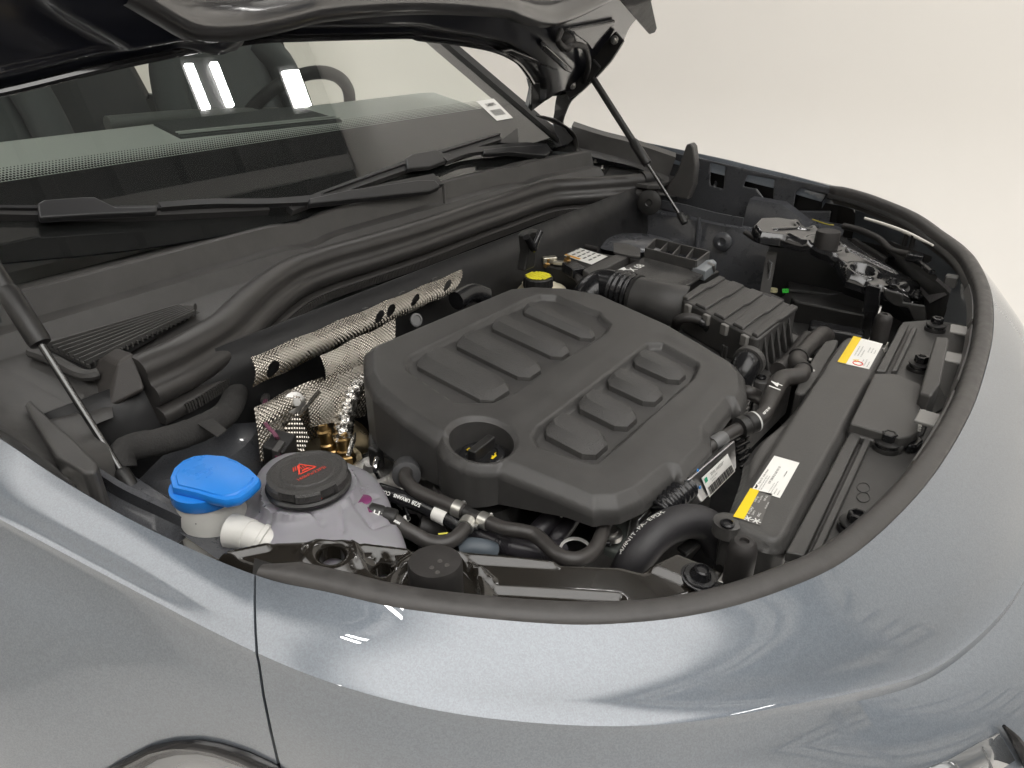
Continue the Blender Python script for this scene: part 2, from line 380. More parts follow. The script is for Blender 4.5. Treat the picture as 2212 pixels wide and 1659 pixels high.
for lab, x0, x1, y0, y1, m in (('broad added fill panel hanging in front of the nose of the car', -.6, 5.3, -4.2, 1.3, panel_m), ('dimmer added fill panel hanging over the right side of the car', -4.6, -.6, -4.5, -.8, soft_panel('dim fill panel', 2.0))):
    t = thing('fill_panel', lab, 'lamp', ((x0 + x1) / 2, (y0 + y1) / 2, 4.2), group='added fill panels under the ceiling')  # added panels in place of light bounced off ceiling and walls
    box('frame', ((x0 + x1) / 2, (y0 + y1) / 2, 4.215), (x1 - x0, y1 - y0 + .1, .05), fill_frame, t); box('diffuser', ((x0 + x1) / 2, (y0 + y1) / 2, 4.175), (x1 - x0, y1 - y0, .02), m, t, bevel=0)
# ------------------------------------------------------------------ car body
car = thing('car', 'grey metallic car with its bonnet open and its engine bay bare', 'car', (-.9, 0, 0))
# stations along the right half of the opening: shut line edge, shoulder crease, row under the crease
ST = [  # edge, crease, low, floor
    ((-1.55, -.86, 1.09), (-1.55, -.905, 1.06), (-1.55, -.945, .92), (-1.55, -.955, .60)),
    ((-1.00, -.83, 1.055), (-1.0, -.885, 1.028), (-1.0, -.945, .90), (-1.0, -.955, .60)),
    ((-.658, -.806, 1.03), (-.650, -.853, 1.004), (-.66, -.928, .87), (-.66, -.94, .60)),
    ((-.565, -.800, 1.02), (-.560, -.842, .999), (-.545, -.918, .87), (-.54, -.935, .60)),
    ((-.456, -.788, 1.01), (-.430, -.821, .99), (-.43, -.862, .87), (-.43, -.90, .60)),
    ((-.361, -.767, 1.0), (-.3155, -.803, .985), (-.305, -.808, .87), (-.30, -.83, .60)),
    ((-.312, -.750, 1.0), (-.245, -.779, .975), (-.236, -.786, .87), (-.215, -.80, .60)),
    ((-.253, -.724, .995), (-.1815, -.738, .957), (-.172, -.748, .85), (-.15, -.765, .60)),
    ((-.167, -.665, .985), (-.101, -.671, .940), (-.088, -.684, .83), (-.06, -.70, .60)),
    ((-.109, -.599, .973), (-.037, -.583, .917), (-.006, -.612, .81), (.04, -.64, .60)),
    ((-.065, -.527, .968), (.005, -.520, .900), (.050, -.560, .80), (.10, -.60, .60)),
    ((-.034, -.449, .963), (.0465, -.445, .882), (.112, -.478, .785), (.17, -.51, .60)),
    ((-.004, -.307, .960), (.092, -.307, .875), (.178, -.333, .775), (.25, -.36, .60)),
    ((.012, -.140, .957), (.112, -.140, .870), (.208, -.155, .77), (.28, -.17, .60)),
    ((.015, 0, .955), (.116, 0, .868), (.212, 0, .77), (.285, 0, .60))]
NS = 10
def station_rows(i0, i1):
    """smoothed rows between two stations, each a list of profiles edge->floor"""
    full = ST + [tuple((p[0], -p[1], p[2]) for p in s) for s in ST[-2::-1]]
    cols = []
    for k in range(4):
        c_ = np.array(spline([s[k] for s in full], NS))
        for _ in range(1):
            q_ = c_.copy(); w_ = 4 if k else 3
            for j in range(w_, len(c_) - w_): q_[j] = c_[j - w_:j + w_ + 1].mean(0)
            c_ = q_
        cols.append(c_)
    out = []
    for i in range(i0 * NS, i1 * NS + 1):
        E, C_, Lw, Fl = (cols[k][i] for k in range(4))
        outw = C_ - E; outw[2] = 0; ln = np.linalg.norm(outw); outw /= ln
        up = np.array([0, 0, 1.0]); row = []
        row += [E - outw * .012 - up * .035, E - outw * .001 - up * .010, E - outw * .0 - up * .003, E + outw * .0025]
        for t in (.2, .4, .6, .8): row.append(E * (1 - t) + C_ * t + up * .0045 * math.sin(PI * t))
        row += [C_ - outw * .004 + up * .0006, C_ - outw * .0003 - up * .0008, C_ + outw * .0003 - up * .0035, C_ + outw * .0005 - up * .010]
        for t in (.25, .5, .75, 1): row.append(C_ * (1 - t) + Lw * t + outw * .006 * math.sin(PI * t) + outw * .003 * (1 - t))
        for t in (.5, 1): row.append(Lw * (1 - t) + Fl * t)
        out.append(row)
    return out
def body(name, i0, i1, label, trim0=0, trim1=0):
    rr = station_rows(i0, i1)
    if trim0: rr[0] = [a * (1 - trim0) + b * trim0 for a, b in zip(rr[0], rr[1])]
    if trim1: rr[-1] = [a * (1 - trim1) + b * trim1 for a, b in zip(rr[-1], rr[-2])]
    # inner returns at the panel ends
    for e, nb in ((0, 1), (-1, -2)):
        d = [(b - a) / (np.linalg.norm(b - a) + 1e-9) * .004 for a, b in zip(rr[e], rr[nb])]
        ret = [a + k - np.array([0, 0, .012]) - .012 * np.array([0, -1 if a[1] < 0 else 1, 0]) for a, k in zip(rr[e], d)]
        rr = ([ret] + rr) if e == 0 else (rr + [ret])
    return loft(name, rr, paint, car, smooth=50, label=label)
body('front_fender', 0, 5, 'right front fender, nearest the camera', trim1=.12)
body('front_bumper', 5, 23, None, trim0=.12, trim1=.12)
body('front_fender', 23, 28, 'left front fender, on the far side', trim0=.12)
rowsN = station_rows(0, 28)
_v = [v for r_ in rowsN for v in r_[3:]]; _c = len(rowsN[0]) - 3
BODY = BVHTree.FromPolygons([Vector(v) for v in _v], grid_faces(len(rowsN), _c))
def hit(u, v, tree, lift=0.):
    d = Vector(ray(u, v)).normalized(); p, n, i, t = tree.ray_cast(Vector(CAM), d)
    if p is None: return None
    if n.dot(d) > 0: n = -n
    return np.array(p + n * lift)
# dark liner under the panel gap
for sgn in (1, -1):
    ra_, rb_ = station_rows(5, 5)[0], station_rows(5, 6)[2]
    q3 = [[(p + (p - q) * k + np.array([-.012, .022, -.012])) * np.array([1, sgn, 1]) for p, q in zip(ra_[3:], rb_[3:])] for k in (1.2, -1.2)]
    loft('gap_liner', q3, plastic_dk, car)

# rubber rim along the front shut line (one soft extrusion from the right end round to the left end)
EDGE = [np.array(s[0]) for s in ST] ; EDGE = EDGE[5:] + [e * np.array([1, -1, 1]) for e in EDGE[5:-1][::-1]]
path = np.array(spline(EDGE, 14)); path = even(path, 220)
tg = np.gradient(path, axis=0); tg[:, 2] = 0; tg /= np.linalg.norm(tg, axis=1)[:, None]; nin = np.stack([-tg[:, 1], tg[:, 0], np.zeros(len(tg))], 1)   # inward
if nin[110] @ np.array([-1, 0, 0]) < 0: nin = -nin
prof = [(-.001, -.012), (-.0025, -.003), (-.0005, .0025), (.004, .0048), (.010, .0058), (.0150, .0045), (.0186, .0008), (.0202, -.005), (.0202, -.014), (.0198, -.028), (.018, -.032), (.010, -.028)]
rows = []
for i, p in enumerate(path):
    k = min(1, min(i, len(path) - 1 - i) / 3 * .5 + .5)
    rows.append([p + nin[i] * a * k + np.array([0, 0, b * k + .000]) for a, b in prof])
loft('rim_seal', rows, rubber_rim, car, smooth=50, cap=True, close=True, label='weathered black rubber strip along the bonnet opening')
rim_path, rim_in = path, nin
# pale clips and edge strip on the inside of the rim
for lo, hi in ((.36, .475), (.49, .60), (.61, .70)):
    i0, i1 = int(lo * 220), int(hi * 220)
    strip_rows = [[rim_path[i] + rim_in[i] * a + np.array([0, 0, b]) for a, b in ((.0207, -.010), (.023, -.009), (.0265, -.024), (.024, -.030))] for i in range(i0, i1)]
    loft('rim_carrier', strip_rows, mat('grey plastic carrier', (.16, .155, .15), .45), car, close=True, cap=True)
for f in (.435, .545, .60):
    i = int(f * 220); c = rim_path[i] + rim_in[i] * .034 + np.array([0, 0, -.024])
    box('rim_clip', c, (.034, .026, .004), mat('grey plastic clip', (.20, .195, .185), .45), car, ax=tg[i], bevel=.0015)

# ---- right headlight showing at the lower edge
ho = [(205, 1675), (262, 1640), (330, 1606), (380, 1595), (430, 1593), (480, 1602), (540, 1622), (600, 1650), (640, 1690)]
hl = [hit(u, v, BODY, .002) for u, v in ho]; hl2 = [hit(u, v, BODY, .002) for u, v in [(250, 1690), (300, 1662), (345, 1636), (385, 1626), (430, 1624), (470, 1632), (520, 1650), (560, 1672), (590, 1695)]]
lens_m = mat('clear lamp lens', (.09, .095, .10), .05, coat=1, spec=.8)
lamp_blk = mat('black lamp bezel', (.012, .012, .013), .15)
if all(p is not None for p in hl + hl2):
    nl = [np.array(q) for q in hl2]
    hd = loft('headlight', [hl, [a * .5 + b * .5 + np.array([0, -.004, .003]) for a, b in zip(hl, hl2)], hl2], lamp_blk, car, smooth=60, solid=.004, label='right headlight with a black bezel')
    cen = sum(nl) / len(nl) + np.array([0, .01, -.03])
    loft('lens', [[a + np.array([0, .002, -.001]) for a in nl], [a * .6 + cen * .4 + np.array([0, -.003, 0]) for a in nl], [a * .2 + cen * .8 for a in nl]], lens_m, hd, smooth=60)
# ---- light bar glass in the nose at the lower right corner
lb = [hit(u, v, BODY, .003) for u, v in [(1960, 1672), (2050, 1640), (2110, 1606), (2152, 1583)]]
lb2 = [hit(u, v, BODY, .003) for u, v in [(1990, 1700), (2085, 1690), (2140, 1668), (2185, 1640)]]
if all(p is not None for p in lb + lb2):
    hd = loft('light_bar', [lb, [a * .5 + b * .5 for a, b in zip(lb, lb2)], lb2], lens_m, car, smooth=60, solid=.005, label='clear light bar in the nose')
    e1 = [p for p in (hit(u, v, BODY, .006) for u, v in [(2152, 1566), (2175, 1592), (2196, 1625), (2210, 1655)]) if p is not None]
    tube('end_trim', e1, [.0015, .004, .005, .005], lamp_blk, hd, seg=8)
    for t in (.25, .5, .75):
        tube('rib', [lb[int(t * 3)] * (1 - .1) + lb2[int(t * 3)] * .1, lb[int(t * 3)] * .1 + lb2[int(t * 3)] * .9], .0008, lens_m, hd, seg=6)

# ------------------------------------------------------------------ windscreen, cabin
WSP = (-1.115, 0, 1.094); WSA = R(34); WSN = (math.sin(WSA), 0, math.cos(WSA)); WPL = (WSP, WSN)
def ws(y, s, off=0):   # point on the glass: across, up along the slope from z=1.02
    b = np.array([-1.005, y, 1.02]); return b + np.array([-math.cos(WSA) * s, 0, math.sin(WSA) * s]) + np.array(WSN) * off
glass = bpy.data.materials.new('windscreen glass'); glass.use_nodes = True; nt = glass.node_tree; nt.nodes.clear()
o_ = nt.nodes.new('ShaderNodeOutputMaterial'); tr = nt.nodes.new('ShaderNodeBsdfTransparent'); gl = nt.nodes.new('ShaderNodeBsdfGlossy'); mx = nt.nodes.new('ShaderNodeMixShader'); fr = nt.nodes.new('ShaderNodeFresnel')
tr.inputs[0].default_value = (.90, .95, .90, 1); gl.inputs['Roughness'].default_value = .005; fr.inputs[0].default_value = 2.2
df = nt.nodes.new('ShaderNodeBsdfDiffuse'); df.inputs[0].default_value = (.75, .78, .75, 1); m2 = nt.nodes.new('ShaderNodeMixShader'); m2.inputs[0].default_value = .012
nt.links.new(tr.outputs[0], m2.inputs[1]); nt.links.new(df.outputs[0], m2.inputs[2])
nt.links.new(fr.outputs[0], mx.inputs[0]); nt.links.new(m2.outputs[0], mx.inputs[1]); nt.links.new(gl.outputs[0], mx.inputs[2]); nt.links.new(mx.outputs[0], o_.inputs[0])
def wside(s): return .715 - .13 * s
s_lo = lambda y: .012 + .058 * min(1, abs(y) / .63) ** 3 * (1 if y < 0 else .3)
rows = [[ws(y * wside(s), s_lo(y * .7) * (1 - s) + s) for y in np.linspace(-1, 1, 25)] for s in np.linspace(0, 1.0, 12)]
wsg = loft('windscreen', rows, glass, car, smooth=60)
wsg.visible_shadow = True
frit = mat('black ceramic frit', (.006, .006, .007), .25, spec=.3)
rows = [[ws(y * wside(s), s_lo(y * .7) * (1 - s / .207) + s, -.003) for y in np.linspace(-1, 1, 25)] for s in np.linspace(0, .207, 4)]
loft('frit_band', rows, frit, wsg, smooth=None)
# dot screen above the solid band: shrinking dots in rows
Vd, Fd = [], []
for r_ in range(6):
    s = .210 + r_ * .0046; rad = .0024 - r_ * .00024; n = 265
    for i in range(n):
        y = -.70 + (i + .5 * (r_ % 2)) * .0048
        if y > .55: break
        b0 = len(Vd)
        for k in range(6):
            a = k * PI / 3; Vd.append(ws(y + rad * math.cos(a), s + rad * math.sin(a), -.003))
        Fd.append(tuple(range(b0, b0 + 6)))
dd = mk('frit_dots', Vd, Fd, frit, wsg, smooth=None); dd['kind'] = 'stuff'
# A pillars and roof
pil_m = mat('black pillar trim', (.02, .02, .02), .35)
for sg in (-1, 1):
    a = [ws(sg * (wside(s) + .008), s, .004) for s in (-.05, .25, .55, .9, 1.2)]
    rows = []
    for p in a:
        rows.append([p + np.array([0, sg * dy, dz]) for dy, dz in ((-.020, .004), (0.004, .010), (.016, .002), (.016, -.03), (-.02, -.04))])
    loft('pillar', rows, pil_m, car, smooth=30, close=True, cap=True)
cab_dk = mat('dark cabin lining', (.045, .05, .05), .8)
prism('roof', [ws(-.60, .95, .03), ws(.60, .95, .03), (-3.3, .58, 1.62), (-3.3, -.58, 1.62)], .03, paint, car)
# right side of the cabin: door card with a window, rear bulkhead
mk('door_inner', [(-1.0, -.70, .5), (-3.2, -.74, .5), (-3.2, -.72, 1.06), (-1.0, -.70, 1.02)], [(0, 1, 2, 3)], cab_dk, car, smooth=None, solid=.03, label='right door lining')
mk('door_inner', [(-1.0, .70, .5), (-3.2, .74, .5), (-3.2, .72, 1.06), (-1.0, .70, 1.02)], [(0, 1, 2, 3)], cab_dk, car, smooth=None, solid=.03, label='left door lining')
mk('cabin_floor', [(-.95, -.7, .5), (-.95, .7, .5), (-3.2, .7, .5), (-3.2, -.7, .5)], [(0, 1, 2, 3)], cab_dk, car, smooth=None)
mk('cabin_rear', [(-2.75, -.7, .5), (-2.75, .7, .5), (-2.95, .6, 1.2), (-2.95, -.6, 1.2)], [(0, 1, 2, 3)], cab_dk, car, smooth=None, solid=.02)
for sg in (-1, 1):
    prism('pillar', [(-2.05, sg * .70, 1.04), (-2.17, sg * .70, 1.04), (-2.22, sg * .60, 1.60), (-2.10, sg * .60, 1.60)], (0, -.04 * sg, 0), pil_m, car)
    prism('pillar', [(-3.0, sg * .70, 1.04), (-3.3, sg * .70, 1.04), (-3.3, sg * .58, 1.60), (-3.15, sg * .58, 1.60)], (0, -.04 * sg, 0), pil_m, car)
# dashboard: long padded top with a sunken centre tray
dash_m = mat('grey green dashboard skin', (.62, .64, .62), .7, grain=.3, gscale=700)
dash_dk = mat('dark dashboard panel', (.06, .066, .066), .55)
rows = []
for y in np.linspace(-.66, .66, 40):
    rows.append([(-1.10, y, 1.03), (-1.14, y, 1.06), (-1.22, y, 1.095), (-1.32, y, 1.125), (-1.44, y, 1.148), (-1.49, y, 1.144), (-1.51, y, 1.12), (-1.51, y, .80)])
ds = loft('dashboard', rows, dash_m, car, smooth=50)
DPL = ((-1.44, 0, 1.150), (-.19, 0, 1.0)); DPL = ((-1.44, 0, 1.150), (.19, 0, 1.0))
tray = [P(u, v, pl=DPL) for u, v in [(330, 268), (640, 232), (740, 262), (390, 298)]]
prism('tray', [p + np.array([0, 0, .004]) for p in tray], .01, dash_dk, ds, bevel=.003)
for k in (0, 1):
    tube('tray_trim', [tray[3] * (1 - .04 - k * .1) + tray[0] * (.04 + k * .1) + np.array([0, 0, .007]), tray[2] * (1 - .04 - k * .1) + tray[1] * (.04 + k * .1) + np.array([0, 0, .007])], .0018, dash_m, ds, seg=6)
tube('screen_bar', [P(u, v, x=-1.54) for u, v in [(232, 268), (420, 252), (600, 246)]], .016, mat('grey trim bar', (.13, .135, .13), .5), ds, seg=10)
# steering wheel on the far side: rim hoop tilted towards the driver
sw = P(630, 232, x=-1.60); ax = np.array([.42, 0, -.90]); X_, Y_, A_ = basis((-.78, 0, .62), (0, 1, 0))
ring = [sw + np.array([0, 0, -.05]) + .175 * (math.cos(a) * X_ + math.sin(a) * Y_) for a in np.linspace(0, 2 * PI, 60)[:-1]]
sw_o = tube('steering_wheel', ring + [ring[0]], .016, mat('black leather', (.02, .02, .02), .5), car, seg=12, sp=False, caps=False)
box('hub', sw + np.array([0, 0, -.05]), (.12, .10, .04), pil_m, sw_o, ax=X_, up=A_, bevel=.012)
# seats: backrest and head restraint shells
seat_m = mat('black seat cloth', (.085, .092, .095), .8, bump=.2, bscale=90)
for sy in (-.36, .38):
    se = loft('seat', [[np.array([-1.95 - .10 * t - .02 * math.cos(a) * 2, sy + (.24 - .05 * t) * math.copysign(abs(math.cos(a)) ** .5, math.cos(a)) * (1 if t < .95 else .75), .75 + .52 * t]) + np.array([.07 * math.copysign(abs(math.sin(a)) ** .6, math.sin(a)), 0, 0]) for a in np.linspace(0, 2 * PI, 25)[:-1]] for t in np.linspace(0, 1, 9)], seat_m, car, smooth=60, close=True, cap=True)
    for s in (-1, 1):
        tube('side_bolster', [(-1.90, sy + s * .21, .80), (-1.93, sy + s * .215, 1.0), (-1.98, sy + s * .19, 1.2), (-2.02, sy + s * .13, 1.27)], .045, seat_m, se, seg=12)
    prism('head_restraint', [(-2.0, sy - .12, 1.46), (-2.0, sy + .12, 1.46), (-2.02, sy + .14, 1.31), (-2.02, sy - .14, 1.31)], (-.09, 0, 0), seat_m, se, bevel=.03, bseg=4)
# price style sticker on the far lower corner of the glass
stc = [P(u, v, pl=WPL) for u, v in [(1028, 220), (1066, 214), (1108, 256), (1073, 262)]]
stc = [p + np.array(WSN) * .001 for p in stc]
st = patch('windscreen_sticker', stc, paper, wsg)
sc4 = [stc[1], stc[2], stc[3], stc[0]]
print_lines(st, [stc[3], stc[0], stc[1], stc[2]][0:4], [], black_pr)
text('lettering', 'U45P5', bil(stc, .5, .27) + np.array(WSN) * .002, stc[1] - stc[0], stc[0] - stc[3], .0135, black_pr, st, bold=.0004)
for k in range(11):
    a = bil(stc, .18 + k * .06, .50); b = bil(stc, .18 + k * .06 + .03 * (1 + k % 2) / 2, .50); c_ = bil(stc, .18 + k * .06 + .03 * (1 + k % 2) / 2, .78); d_ = bil(stc, .18 + k * .06, .78)
    patch('bar', [a, b, c_, d_], black_pr, st, lift=.001)
# ------------------------------------------------------------------ bonnet, raised on its hinges
HA = R(50); HO = np.array([-.95, 0, 1.27]); HB = np.array([math.cos(HA), 0, math.sin(HA)]); HN = np.array([math.sin(HA), 0, -math.cos(HA)]); HPL = (HO, HN)
def h3(a, b, h=0): return HO + np.array([0, a, 0]) + HB * b + HN * h
def hab(u, v):
    p = P(u, v, pl=HPL); return (p[1], (p - HO) @ HB)
half = [hab(*p) for p in [(900, 77), (1002, 90), (1068, 105), (1111, 127), (1133, 151), (1148, 175), (1153, 197), (1144, 237), (1186, 207), (1240, 204), (1286, 157), (1348, 83), (1366, 42)]]
half = [(0, hab(760, 75)[1])] + [p for p in half if p[0] > .02] + [(.80, .16), (.80, .45), (.77, .70), (.70, .86), (.55, .96), (.30, 1.02), (0, 1.04)]
hout = half + [(-a, b) for a, b in half[-2:-8:-1]] + [hab(*p) for p in [(-420, 275), (-150, 212), (0, 190), (210, 141), (400, 103), (452, 112), (500, 100), (545, 80), (640, 76)]]
rec1 = [hab(*p) for p in [(250, -200), (337, -8), (380, 20), (422, 32), (510, 30), (598, 14), (700, -8), (900, -20), (1074, -4), (1112, 8), (1151, 20), (1188, 22), (1221, 12), (1265, -6), (1330, -40), (1390, -160), (900, -420), (500, -420)]]
rec2 = [hab(*p) for p in [(-330, 225), (0, 155), (225, 108), (262, 93), (258, 75), (123, 0), (40, -80), (-330, -80)]]
rec1 = smooth_poly(smooth_poly(rec1, 2), 2); rec2 = smooth_poly(rec2, 3)
def hood_h(x, y):
    d = -sdf_poly(x, y, hout)
    z = .020 * sstep(.012, .034, d) - .022 * sstep(-.004, .030, -sdf_poly(x, y, rec1)) - .012 * sstep(-.002, .016, -sdf_poly(x, y, rec2))
    # latch dome and stiffening dimples
    a0, b0 = hab(455, 100); z += .018 * np.exp(-(((x - a0) / .05) ** 4 + ((y - b0) / .022) ** 4)) * sstep(0, .01, d)
    return z
hood = hf('bonnet', (-.86, .86, -.25, 1.06), lambda x, y: sdf_poly(x, y, hout), hood_h, hood_in, car, res=.0042, smooth=60, to3d=h3, label='raised bonnet, dark glossy underside')
hf('bonnet_skin', (-.86, .86, -.25, 1.06), lambda x, y: sdf_poly(x, y, hout) - .004, lambda x, y: 0 * x - .014 - .03 * sstep(0, .4, -sdf_poly(x, y, hout)), paint, hood, res=.012, smooth=60, to3d=h3, skirt=lambda x, y: 0 * x - .002)
band = even(spline([h3(*hab(*p), .006) for p in [(250, -60), (337, -4), (380, 22), (422, 34), (510, 32), (598, 16), (700, -6), (900, -16), (1074, -4), (1112, 8), (1151, 20), (1188, 22), (1221, 12), (1265, -6), (1330, -40)]], 8), 120)
loft('reflection_band', [[p + HB * a + HN * h for a, h in ((-.026, .012), (-.018, .019), (-.008, .022), (.004, .020), (.014, .012), (.022, -.002), (.026, -.016))] for p in band], mat('paler reflection coat', (.035, .034, .035), .28, coat=1, coat_ior=2.0, coat_rough=.12), hood, smooth=80)  # ridge shaped and paled to stand in for the reflection along the recess edge
# seal lip along the rear edge
lip = [h3(a, b, .006) for a, b in half[:7]]
lip = [h3(*hab(*p), .006) for p in [(-420, 275), (-150, 212), (0, 190), (210, 141), (400, 103)]] + [h3(*hab(*p), .006) for p in [(545, 80), (640, 76)]] + lip
tube('edge_bead', lip, .005, black_paint, hood, seg=8, n=6)
# corner buffer, hinge arm, stiffeners and wiring at the far corner
bp = Q('H', [(1525, 25), (1690, 40), (1850, 0), (1910, 285), (1885, 330), (1840, 342)], pl=(HO + HN * .02, HN))
prism('corner_buffer', [P(*uv('H', *q), pl=(HO + HN * .035, HN)) for q in [(1590, 60), (1700, 45), (1850, -10), (1912, 280), (1890, 325), (1835, 345)]], -HN * .05, plastic_dk, hood, bevel=.004, label='black corner buffer')
HIN = np.array([0, 1.0, 0])
def flat_bar(name, pts, wdir, wid, th, m, parent, **kw):
    pts = [np.array(p, float) for p in pts]; p = np.array(spline(pts, 6)); T = np.gradient(p, axis=0); T /= np.linalg.norm(T, axis=1)[:, None]
    wd = np.array(wdir, float); rows = []
    ws_ = np.interp(np.linspace(0, 1, len(p)), np.linspace(0, 1, len(wid)), wid)
    for q, t, k in zip(p, T, ws_):
        b = np.cross(t, wd); b /= np.linalg.norm(b); rows.append([q + b * k / 2 + wd * th / 2, q + b * k / 2 - wd * th / 2, q - b * k / 2 - wd * th / 2, q - b * k / 2 + wd * th / 2])
    return loft(name, rows, m, parent, smooth=30, close=True, cap=True, **kw)
for sg in (1, -1):
    hp = [P(*uv('H', *q), y=.70) for q in [(1290, 560), (1120, 800), (1000, 950), (945, 1130), (935, 1230), (985, 1340), (1040, 1420)]]
    hp = [p * np.array([1, sg, 1]) for p in hp]
    hg = flat_bar('hinge', hp, (0, 1, 0), (.05, .055, .045, .030, .028, .035, .04), .006, black_paint, hood)
    hp2 = [P(*uv('H', *q), y=.69) * np.array([1, sg, 1]) for q in [(1540, 360), (1400, 540), (1250, 700), (1120, 840), (1030, 940)]]
    flat_bar('hinge_plate', hp2, (0, 1, 0), (.030, .042, .045, .04, .02), .008, plastic_dk, hood)
    for q in [(1490, 395), (1075, 840)]:
        c = P(*uv('H', *q), y=.682) * np.array([1, sg, 1]); lathe('hinge_bolt', c, (0, -sg, 0), [(.010, 0), (.010, .003), (.006, .004), (.006, .009), (.0005, .010)], steel, hood, seg=12)
def hq(a, b, h): return P(*uv('H', a, b), pl=(HO + HN * h, HN))
prism('stiffener', [hq(745, 410, .024), hq(780, 400, .024), hq(1040, 640, .024), hq(1030, 690, .024), hq(960, 660, .024), hq(740, 460, .024)], HN * .014, black_paint, hood, bevel=.004)
prism('stiffener', [hq(330, 470, .008), hq(440, 445, .008), hq(900, 630, .008), hq(930, 660, .008), hq(860, 670, .008), hq(560, 560, .008)], HN * .012, black_paint, hood, bevel=.004)
prism('stiffener', [hq(1000, 270, .020), hq(1480, 180, .020), hq(1240, 470, .020), hq(1190, 400, .020)], HN * .010, black_paint, hood, bevel=.004)
tube('washer_hose', [hq(960, 300, .03), hq(930, 400, .045), hq(1000, 470, .05), hq(1090, 440, .05), hq(1190, 470, .05), hq(1230, 600, .045), hq(1215, 720, .04), hq(1160, 850, .03), hq(1040, 940, .02)], .0065, rubber, hood, seg=10)
lathe('grommet', hq(985, 400, .03), HN, [(.016, -.01), (.019, 0), (.019, .012), (.013, .018), (.012, .024), (.001, .026)], rubber, hood, seg=18)
box('strut_bracket', P(*uv('H', 1270, 700), y=.69), (.05, .022, .03), plastic_dk, hood, ax=HB, up=HN, bevel=.004)
tp = [hq(655, 800, .0), hq(735, 800, .0), hq(740, 935, -.0), hq(840, 945, -.0), hq(650, 1085, -.0)]
prism('wing_tip', tp, HN * .006, black_paint, hood, bevel=.002)

# ------------------------------------------------------------------ gas struts
sl_m = mat('black strut tube', (.02, .019, .018), .35); rod_m = mat('dark plated rod', (.10, .10, .10), .18, metal=.9)
for sg in (-1, 1):
    if sg < 0:
        base, top = P(278, 1044, y=-.70), P(-40, 540, y=-.70); a, b = P(52, 705, y=-.70), P(0, 612, y=-.70)
    else:
        base, top = P(1475, 474, y=.640), P(1278, 165, y=.69)
        q_ = lambda t: P(1278 + 197 * t, 165 + 309 * t, y=.69 - .05 * t); a, b = q_(.545), q_(.52)
    d = top - base; d /= np.linalg.norm(d); L = (a - base) @ d
    st = tube('gas_strut', [base + d * (L - .004), base + d * (L + (.30 if sg < 0 else np.linalg.norm(top - base) - L))], .0085 if sg > 0 else .0095, sl_m, car, seg=16, label='right gas strut' if sg < 0 else 'left gas strut holding the far corner')
    lathe('end_sleeve', base + d * (L - .030), d, [(.004, 0), (.0105, .001), (.0115, .006), (.0115, .064), (.0095, .070)], plastic_dk, st, seg=18)
    tube('rod', [base + d * .014, base + d * (L - .01)], .0040, rod_m, st, seg=12)
    lathe('socket', base - d * .012, d, [(.006, 0), (.0085, .002), (.0085, .026), (.006, .030)], plastic_dk, st, seg=14)
    lathe('ball_stud', base + np.array([0, -sg * .0, -.0]), (0, sg, 0), [(.005, 0), (.005, .03)], steel, st, seg=10)

# ------------------------------------------------------------------ cowl: upright panel, stepped ledge, grille, rubber weather strip
# seal path (top ridge) at the height of the bulkhead
SP = [(290, 782), (330, 765), (380, 742), (470, 690), (520, 645), (570, 603), (630, 566), (700, 541), (790, 516), (900, 484), (1010, 448), (1090, 423), (1150, 404), (1200, 393), (1290, 387), (1360, 382), (1412, 377)]
sp = even(spline([P(u, v, z=.985) for u, v in SP], 8), 200)
T = np.gradient(sp, axis=0); T[:, 2] = 0; T /= np.linalg.norm(T, axis=1)[:, None]; nf = np.stack([T[:, 1], -T[:, 0], 0 * T[:, 0]], 1)
if nf[100][0] < 0: nf = -nf
so = np.argsort(sp[:, 1]); seal_x = lambda y: float(np.interp(y, sp[so, 1], sp[so, 0]))
cw = [(-1.012, -.95), (-1.009, -.62), (-1.012, -.30), (-1.010, 0), (-1.004, .30), (-.986, .50), (-.958, .66), (-.945, .70)]
cwp = even(spline([np.array([x, y, 1.03]) for x, y in cw], 10), 90)
rows = []
for p in cwp:
    y = p[1]; t = (y + .95) / 1.65
    dip = .005 * math.exp(-((y + .19) / .035) ** 2) * 1.5 + .004 * math.exp(-((y - .44) / .03) ** 2) * 1.5
    q = p + np.array([0, 0, -dip])
    rr = [q + np.array(o) for o in ((-.085, 0, -.016), (-.020, 0, -.001), (-.004, 0, .0), (.0, 0, -.0025), (.010, 0, -.034), (.013, 0, -.036), (.030, 0, -.038), (.033, 0, -.041), (.046, 0, -.060), (.050, 0, -.063), (.115, 0, -.070), (.150, 0, -.072), (.25, 0, -.085))]
    lim = seal_x(p[1]) - .012 if -.66 < p[1] < .70 else -.70
    rows.append([np.array([min(r_[0], lim), r_[1], r_[2]]) for r_ in rr])
cowl = loft('cowl_panel', rows, plastic_gy, car, smooth=32, label='grained grey cowl panel under the windscreen')
tube('joint_rib', [P(958, 397, z=1.031), P(960, 440, x=-.985), P(960, 472, x=-.962)], .003, plastic_gy, cowl, seg=8, sp=False)
prof = []
for k in range(13):   # upper roll
    a = PI * 1.05 - (PI * 1.15) * k / 12; prof.append((-.001 + .0205 * math.cos(a), -.012 + .0175 * math.sin(a)))
for k in range(11):   # lower roll, joined by a shallow valley
    a = PI * .40 - (PI * .85) * k / 10; prof.append((.0165 + .0150 * math.cos(a), -.0395 + .0150 * math.sin(a)))
prof += [(.026, -.058), (.031, -.060), (.034, -.067), (.030, -.076), (.012, -.076), (-.018, -.064), (-.020, -.03)]
rows = [[p + nf[i] * a + np.array([0, 0, b]) for a, b in prof] for i, p in enumerate(sp)]
seal = loft('weather_strip', rows, rubber_seal, car, smooth=60, close=True, cap=True, label='double rolled rubber weather strip across the bulkhead')
